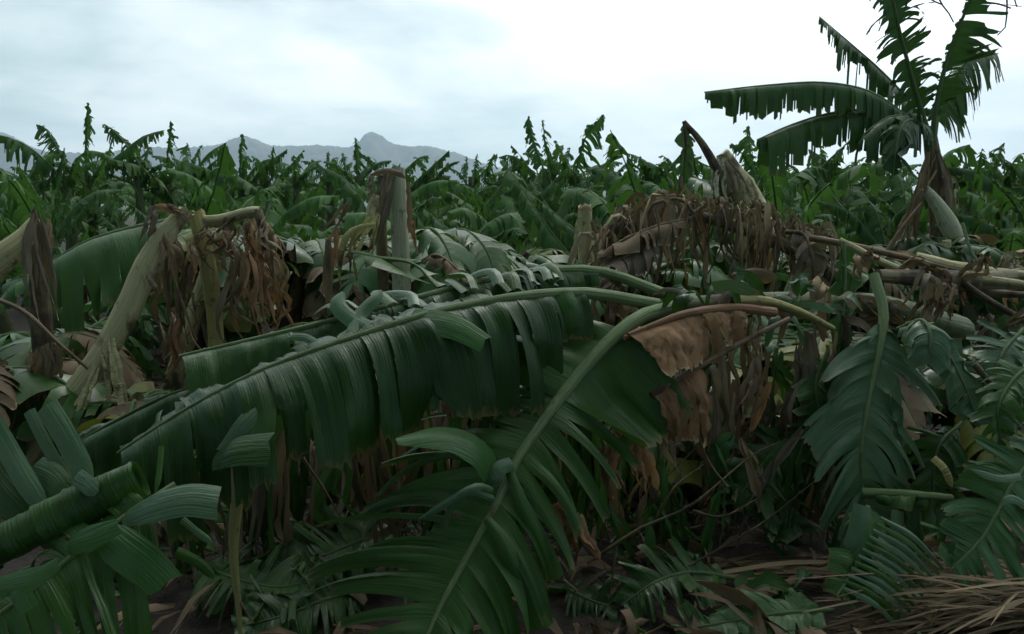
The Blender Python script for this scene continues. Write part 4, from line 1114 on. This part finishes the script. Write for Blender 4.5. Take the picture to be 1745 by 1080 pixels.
def collapsed(px_, d, topy, seed, label, group, nl=7, mats=(GREEN, BLUEG, YOUNG), big=1.0, stems=(STEM, STEMB)):
    r = np.random.RandomState(seed)
    b = P(px_, topy, d)
    z = max(b[2], .15)
    o = thing('collapsed_banana_plant', label, 'banana plant', (b[0], b[1], 0), group)
    lean = r.randn(2) * .35
    stem(o, [(b[0] + lean[0], b[1] + lean[1], 0), (b[0] + lean[0] * .4, b[1] + lean[1] * .4, z * .6), (b[0], b[1], z)], [.08, .07, .04], seed, stems[r.randint(2)], n=8, sides=9, jag=.04)
    for k in range(nl):
        a = k * 2.4 + r.rand()
        L = r.uniform(.7, 1.25) * big
        el = r.uniform(-.1, .35)
        dx, dy = math.cos(a), math.sin(a)
        pts = [(b[0], b[1], z * .95), (b[0] + dx * L * .3, b[1] + dy * L * .3, z + L * .22 * el), (b[0] + dx * L * .65, b[1] + dy * L * .65, max(z - L * .10, .1)), (b[0] + dx * L, b[1] + dy * L, max(z - L * .5, .06))]
        leaf(o, [np.array(q) for q in pts], r.uniform(.18, .28), seed * 13 + k, mats[r.randint(len(mats))], s0=.12, tl=12, tr=12, droop=(.8, .8), jit=.2, tear=(0, .4), twist=.6, nv=6, nu=3, skip=.05, rib=(.014, .004), n=12)
    return o


for i in range(30):
    d = rs.uniform(6.0, 9.0)
    a = rs.uniform(20, 1730)
    topy = 350 + rs.uniform(45, 120)
    collapsed(a, d, topy, 1000 + i, 'collapsed banana plant with torn leaves low ' + where(P(a, 400, d)[0], d), 'collapsed plants among the broken stems', mats=(GREEN, GREEN, YOUNG, YOUNG, DEAD, YELLOW), big=.9)
for i in range(26):
    d = rs.uniform(4.3, 5.4)
    a = -60 + 1880 * (i + rs.rand()) / 26
    topy = rs.uniform(560, 760)
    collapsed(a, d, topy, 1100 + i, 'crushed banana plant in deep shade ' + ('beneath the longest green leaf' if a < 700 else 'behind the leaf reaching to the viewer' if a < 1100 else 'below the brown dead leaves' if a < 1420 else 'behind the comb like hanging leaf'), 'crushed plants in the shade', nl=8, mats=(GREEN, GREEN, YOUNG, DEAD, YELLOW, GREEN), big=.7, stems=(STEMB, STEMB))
thatch = thing('dead_leaf_skirt', 'dark skirt of withered leaves hanging under the fallen crown', 'dead leaves', ground_under(1260, 800, 3.6))
for i in range(90):
    a = rs.uniform(1130, 1440); b = rs.uniform(530, 720); d = rs.uniform(3.4, 4.0)
    ln = rs.uniform(80, 240)
    pts = PP([(a, b, d), (a + rs.randn() * 8, b + ln * .35, d - .03), (a + rs.randn() * 16, b + ln * .7, d), (a + rs.randn() * 22, b + ln, d + .04)])
    strip(thatch, pts, rs.uniform(.015, .07), 3000 + i, [GREYD, DEAD, GREEN, GREYD][rs.randint(4)], name='dead_leaf', tilt=rs.randn() * .8, twist=rs.randn() * 1.6, curl=rs.uniform(-.5, .5), crumple=.006, n=10)
for i in range(80):
    a = rs.uniform(960, 1460); b = rs.uniform(720, 900); d = rs.uniform(3.25, 3.7)
    ln = rs.uniform(80, 220); sl = rs.randn() * 50
    pts = PP([(a, b, d), (a + sl * .4, b + ln * .3, d - .03), (a + sl * .8, b + ln * .7, d), (a + sl, b + ln, d + .02)])
    for q in pts:
        q[2] = max(q[2], .04 + .08 * rs.rand())
    strip(thatch, pts, rs.uniform(.02, .08), 4000 + i, [GREYD, GREEN, GREEN, DEAD, YOUNG][rs.randint(5)], name='limp_leaf', tilt=rs.randn() * .8, twist=rs.randn() * 1.2, curl=rs.uniform(-.4, .4), crumple=.004, n=10)
mass = thing('dead_leaf_skirt', 'dark mass of limp leaves hanging beneath the longest green leaf', 'dead leaves', ground_under(560, 800, 3.5))
for i in range(170):
    a = rs.uniform(130, 1010); d = rs.uniform(3.1, 3.9)
    b = np.interp(a, [130, 500, 1010], [740, 640, 580]) + rs.uniform(0, 150)
    ln = rs.uniform(150, 380)
    pts = PP([(a, b, d), (a + rs.randn() * 10, b + ln * .35, d - .03), (a + rs.randn() * 20, b + ln * .7, d), (a + rs.randn() * 26, b + ln, d + .04)])
    for q in pts:
        q[2] = max(q[2], .03 + .05 * rs.rand())
    strip(mass, pts, rs.uniform(.03, .13), 3400 + i, [GREEN, GREYD, GREEN, DEAD, GREEN][rs.randint(5)], name='limp_leaf', tilt=rs.randn() * .8, twist=rs.randn() * 1.2, curl=rs.uniform(-.4, .4), crumple=.005, n=10)
for i, (pl, W_, mm, lab) in enumerate([
    ([(640, 1000, 3.0), (560, 1020, 2.9), (480, 1050, 2.8), (400, 1085, 2.75)], .22, GREEN, 'dark torn leaf on the ground right of the hanging yellow stalk'),
    ([(330, 960, 3.1), (400, 985, 3.0), (470, 1000, 2.95), (540, 990, 2.95)], .20, GREEN, 'limp leaf lying behind the hanging yellow stalk'),
    ([(700, 900, 3.3), (620, 920, 3.2), (540, 950, 3.1), (470, 960, 3.1)], .22, GREEN, 'shaded leaf on the ground beneath the longest leaf'),
    ([(1250, 985, 3.05), (1180, 975, 2.98), (1120, 990, 2.92), (1060, 1030, 2.88)], .16, GREEN, 'torn green leaf on the litter between twigs and straw'),
    ([(1420, 1040, 2.8), (1330, 1045, 2.75), (1240, 1060, 2.72), (1150, 1075, 2.7)], .14, YOUNG, 'leaf lying along the bottom edge before the straw'),
    ([(960, 1000, 3.0), (1010, 1030, 2.95), (1050, 1070, 2.9)], .15, GREEN, 'small leaf on the litter beside the downward leaf'),
    ([(1200, 780, 3.6), (1260, 800, 3.5), (1320, 850, 3.4), (1370, 910, 3.3)], .2, GREEN, 'dark leaf drooping in the hollow left of the comb like leaf'),
    ([(1420, 700, 3.6), (1360, 730, 3.5), (1300, 790, 3.4), (1250, 860, 3.35)], .18, GREEN, 'dark leaf slanting through the hollow under the dead skirt'),
    ([(1745, 560, 3.5), (1710, 600, 3.4), (1690, 660, 3.35), (1690, 720, 3.3)], .16, BLUEG, 'torn leaf at the right edge beside the oval leaf'),
    ([(1640, 720, 3.5), (1600, 760, 3.45), (1590, 830, 3.4), (1600, 900, 3.35)], .15, GREEN, 'leaf hanging below the oval leaf'),
    ([(1760, 620, 3.2), (1725, 650, 3.15), (1700, 700, 3.1), (1705, 760, 3.1)], .12, GREEN, 'short leaf at the right edge above the feathery one'),
    ([(1410, 600, 3.5), (1390, 650, 3.45), (1395, 710, 3.4), (1380, 790, 3.35)], .13, GREEN, 'narrow dark leaf left of the comb like leaf')]):
    t_ = thing('fallen_banana_leaf', lab, 'banana leaf', ground_under(*pl[-1]))
    pts = PP(pl)
    for q in pts:
        q[2] = max(q[2], .05)
    leaf(t_, pts, W_, 3800 + i, mm, s0=.08, tl=15, tr=15, up=(0, -.5, 1), droop=(.45, .45), lift=(.25, .25), fwd=(.3, .3), jit=.22, tear=(0, .4), twist=.6, rib=(.010, .003), shrink=.25, **fg)
TWIGS = ['longest thin dry branch slanting up right through the dark hollow', 'lower thin dry branch parallel to the longest one', 'short twig forking off the longest dry branch', 'short level twig right of the forked one', 'tiny upright twig at the lower end of the longest branch',
         'thin twig leaning left in the dark hollow', 'lone thin twig hanging in the dark gap beneath the longest leaf']
for i, pl in enumerate([[(1000, 960, 3.0), (1090, 900, 3.05), (1180, 860, 3.1), (1290, 770, 3.2), (1380, 740, 3.3)], [(1060, 1010, 2.95), (1180, 960, 3.0), (1300, 890, 3.1), (1400, 810, 3.2)], [(1120, 880, 3.05), (1150, 830, 3.05), (1200, 790, 3.1)],
                        [(1180, 870, 3.05), (1230, 880, 3.05), (1290, 850, 3.1)], [(1050, 930, 3.0), (1045, 970, 2.98), (1040, 1010, 2.95)], [(1240, 830, 3.1), (1210, 790, 3.15), (1190, 740, 3.2)], [(515, 780, 2.9), (550, 830, 2.88), (582, 885, 2.86)]]):
    mb = MB(); tube(mb, PP(pl), [.007, .005, .002], 5, 14, .15, seed=i)
    part('twig', mb, STEMB, thing('dry_branch', TWIGS[i], 'branch', ground_under(*pl[0]), 'dry branches in the shade'))
# large leaf behind the leaning stem
bl = thing('fallen_banana_leaf', 'broad green leaf drooping behind the pale leaning stem', 'banana leaf', ground_under(170, 560, 5.4))
leaf(bl, PP([(290, 375, 5.6), (225, 388, 5.5), (150, 410, 5.4), (80, 450, 5.3)]), .62, 240, GREEN, rib=(.02, .006), s0=.02, tl=9, tr=8, droop=(1.0, .8), fwd=(-.35, -.2), jit=.06, tear=(.3, 1), p=.45, wide=(1, .4), tip=.1, nv=9, nu=5)

# ------------------------------------------------------------------ tree added overhead to shade the foreground, its twigs hang into the view
tree = thing('added_shade_tree', 'unseen tree added overhead for shade with thin bare twigs dangling in the top right corner', 'tree', (-1.2, -2.6, 0))
BARK = stem_material('bark', (0.12, 0.095, 0.07), (0.085, 0.065, 0.045), (0.045, 0.035, 0.025), .5)
stem(tree, [(-1.2, -2.6, 0), (-1.1, -2.5, 1.5), (-.9, -2.2, 3.2), (-.6, -1.6, 5.0)], [.32, .25, .2, .14], 77, BARK, name='trunk')
rs = np.random.RandomState(77)
ends = []
for i in range(17):
    a = rs.uniform(0, 6.28) if i > 9 else rs.uniform(.2, 2.9)
    L = rs.uniform(2.6, 4.8)
    s_ = np.array([-.75, -1.9, rs.uniform(3.4, 5.0)])
    e_ = s_ + [math.cos(a) * L, math.sin(a) * L, rs.uniform(.4, 1.6)]
    stem(tree, [s_, (s_ + e_) / 2 + [0, 0, .35], e_], [.09, .06, .025], 700 + i, BARK, name='limb', n=10, sides=8)
    ends += [s_ + (e_ - s_) * t for t in (.35, .55, .75, .9, 1.0)]
lm = MB()
for e in ends:
    for j in range(ADDED_TREE_LEAVES):
        c_ = e + rs.randn(3) * np.array([.6, .6, .38])
        if c_[2] < 3.15 + .25 * max(c_[1], 0) * 1.15:
            continue
        a = rs.rand() * 6.28
        dr = np.array([math.cos(a), math.sin(a), rs.uniform(-.6, .1)]) * rs.uniform(.10, .20)
        ribbon(lm, [c_, c_ + dr * .5 + [0, 0, .01], c_ + dr], [.01, .09, .01], j, face=(rs.randn() * .5, rs.randn() * .5, 1), n=3, nu=3, curl=.15)
part('crown', lm, GREEN, tree)  # unseen crown, added to block sky light from above
for i, pl in enumerate([[(1560, -220, 3.4), (1588, -60, 3.4), (1600, 0, 3.4), (1612, 14, 3.4), (1625, 38, 3.4)], [(1690, -230, 3.4), (1712, -40, 3.4), (1716, 10, 3.4), (1712, 50, 3.4), (1700, 60, 3.4)],
                        [(1715, -200, 3.4), (1728, -30, 3.4), (1729, 0, 3.4), (1733, 12, 3.4)], [(1560, -200, 3.4), (1570, -30, 3.4), (1590, 0, 3.4), (1606, 8, 3.4)]]):
    mb = MB(); tube(mb, PP(pl), [.006, .005, .0025], 5, 16, .1, seed=i)
    part('twig', mb, BARK, tree)

# ------------------------------------------------------------------ dry straw heap and litter
heap = MB()
rs = np.random.RandomState(31)
for i in range(650):
    t = rs.rand()
    a0 = rs.uniform(1690, 1930)
    b0_ = rs.uniform(985, 1085)
    d0 = rs.uniform(2.7, 3.2)
    p0 = P(a0, b0_, d0)
    p0[2] = max(min(p0[2], .30), .02) * rs.uniform(.6, 1)
    ang = rs.normal(math.pi, .42)
    L = rs.uniform(.3, .8)
    p2 = p0 + np.array([math.cos(ang) * L, math.sin(ang) * L * .5, -.04])
    p2[2] = max(p2[2] + rs.randn() * .04, .02)
    p1 = (p0 + p2) / 2 + [0, 0, rs.uniform(0, .06)]
    ribbon(heap, [p0, p1, p2], rs.uniform(.003, .013), i, face=(rs.randn() * .4, -.6, 1), n=6, nu=2, curl=.2, twist=rs.randn())
for i in range(45):
    a0 = rs.uniform(1200, 1420)
    p0 = P(a0, rs.uniform(965, 1000), rs.uniform(3.1, 3.4))
    p0[2] = max(p0[2], .03)
    L = rs.uniform(.3, .6)
    ang = rs.normal(0, .2)
    p2 = p0 + np.array([math.cos(ang) * L, math.sin(ang) * L, rs.randn() * .02])
    ribbon(heap, [p0, (p0 + p2) / 2 + [0, 0, .02], p2], rs.uniform(.006, .02), 500 + i, face=(rs.randn() * .4, -.6, 1), n=6, nu=2, curl=.2, twist=rs.randn())
o = part('dry_straw_heap', heap, STRAW)
o['kind'] = 'stuff'; o['label'] = 'heap of dry brown straw on the ground in the lower right corner'; o['category'] = 'straw'

for nm, mm, cnt, lab in (('leaf_litter', DEAD, 1500, 'brown dead leaf scraps covering the ground'), ('dry_leaf_debris', STRAW, 700, 'pale dry leaf fibres scattered on the ground'), ('green_leaf_debris', GREEN, 350, 'small torn green leaf shreds scattered on the ground')):
    lb = MB()
    for i in range(cnt):
        y = rs.uniform(2.2, 9)
        x = rs.uniform(-.75, .75) * (y + .5)
        if x < .1 and y < 4.2 and nm != 'green_leaf_debris' and rs.rand() < .75:
            continue
        z = rs.uniform(.02, .10)
        a = rs.rand() * 6.28
        L = rs.uniform(.06, .35)
        p0 = np.array([x, y, z]); p2 = p0 + [math.cos(a) * L, math.sin(a) * L, rs.randn() * .04]
        p2[2] = max(p2[2], .015)
        ribbon(lb, [p0, (p0 + p2) / 2 + [0, 0, rs.uniform(0, .06)], p2], rs.uniform(.012, .07) * (1 if nm != 'dry_leaf_debris' else .35), i, face=(rs.randn() * .6, rs.randn() * .6, 1), n=5, nu=3, curl=rs.uniform(-.4, .4), twist=rs.randn(), crumple=.004)
    o = part(nm, lb, mm)
    o['kind'] = 'stuff'; o['label'] = lab; o['category'] = 'litter'

# ------------------------------------------------------------------ haze
hv = np.array([[sx * 6900.0, sy * 6900.0, z] for z in (-5.5, 640.0) for sy in (-1, 1) for sx in (-1, 1)])
me = bpy.data.meshes.new('haze')
me.from_pydata([tuple(v) for v in hv], [], [(0, 2, 3, 1), (4, 5, 7, 6), (0, 1, 5, 4), (2, 6, 7, 3), (0, 4, 6, 2), (1, 3, 7, 5)])
hm = bpy.data.materials.new('haze_air')
hm.use_nodes = True
hn = hm.node_tree
for n in list(hn.nodes):
    hn.nodes.remove(n)
pv = hn.nodes.new('ShaderNodeVolumePrincipled')
pv.inputs['Color'].default_value = (0.68, 0.86, 1.0, 1)
pv.inputs['Density'].default_value = 0.00014
pv.inputs['Anisotropy'].default_value = 0.6
ho = hn.nodes.new('ShaderNodeOutputMaterial')
hn.links.new(pv.outputs[0], ho.inputs['Volume'])
me.materials.append(hm)
o = bpy.data.objects.new('haze', me)
COL.objects.link(o)
o['kind'] = 'stuff'; o['label'] = 'pale blue haze in the air before the mountains'; o['category'] = 'haze'
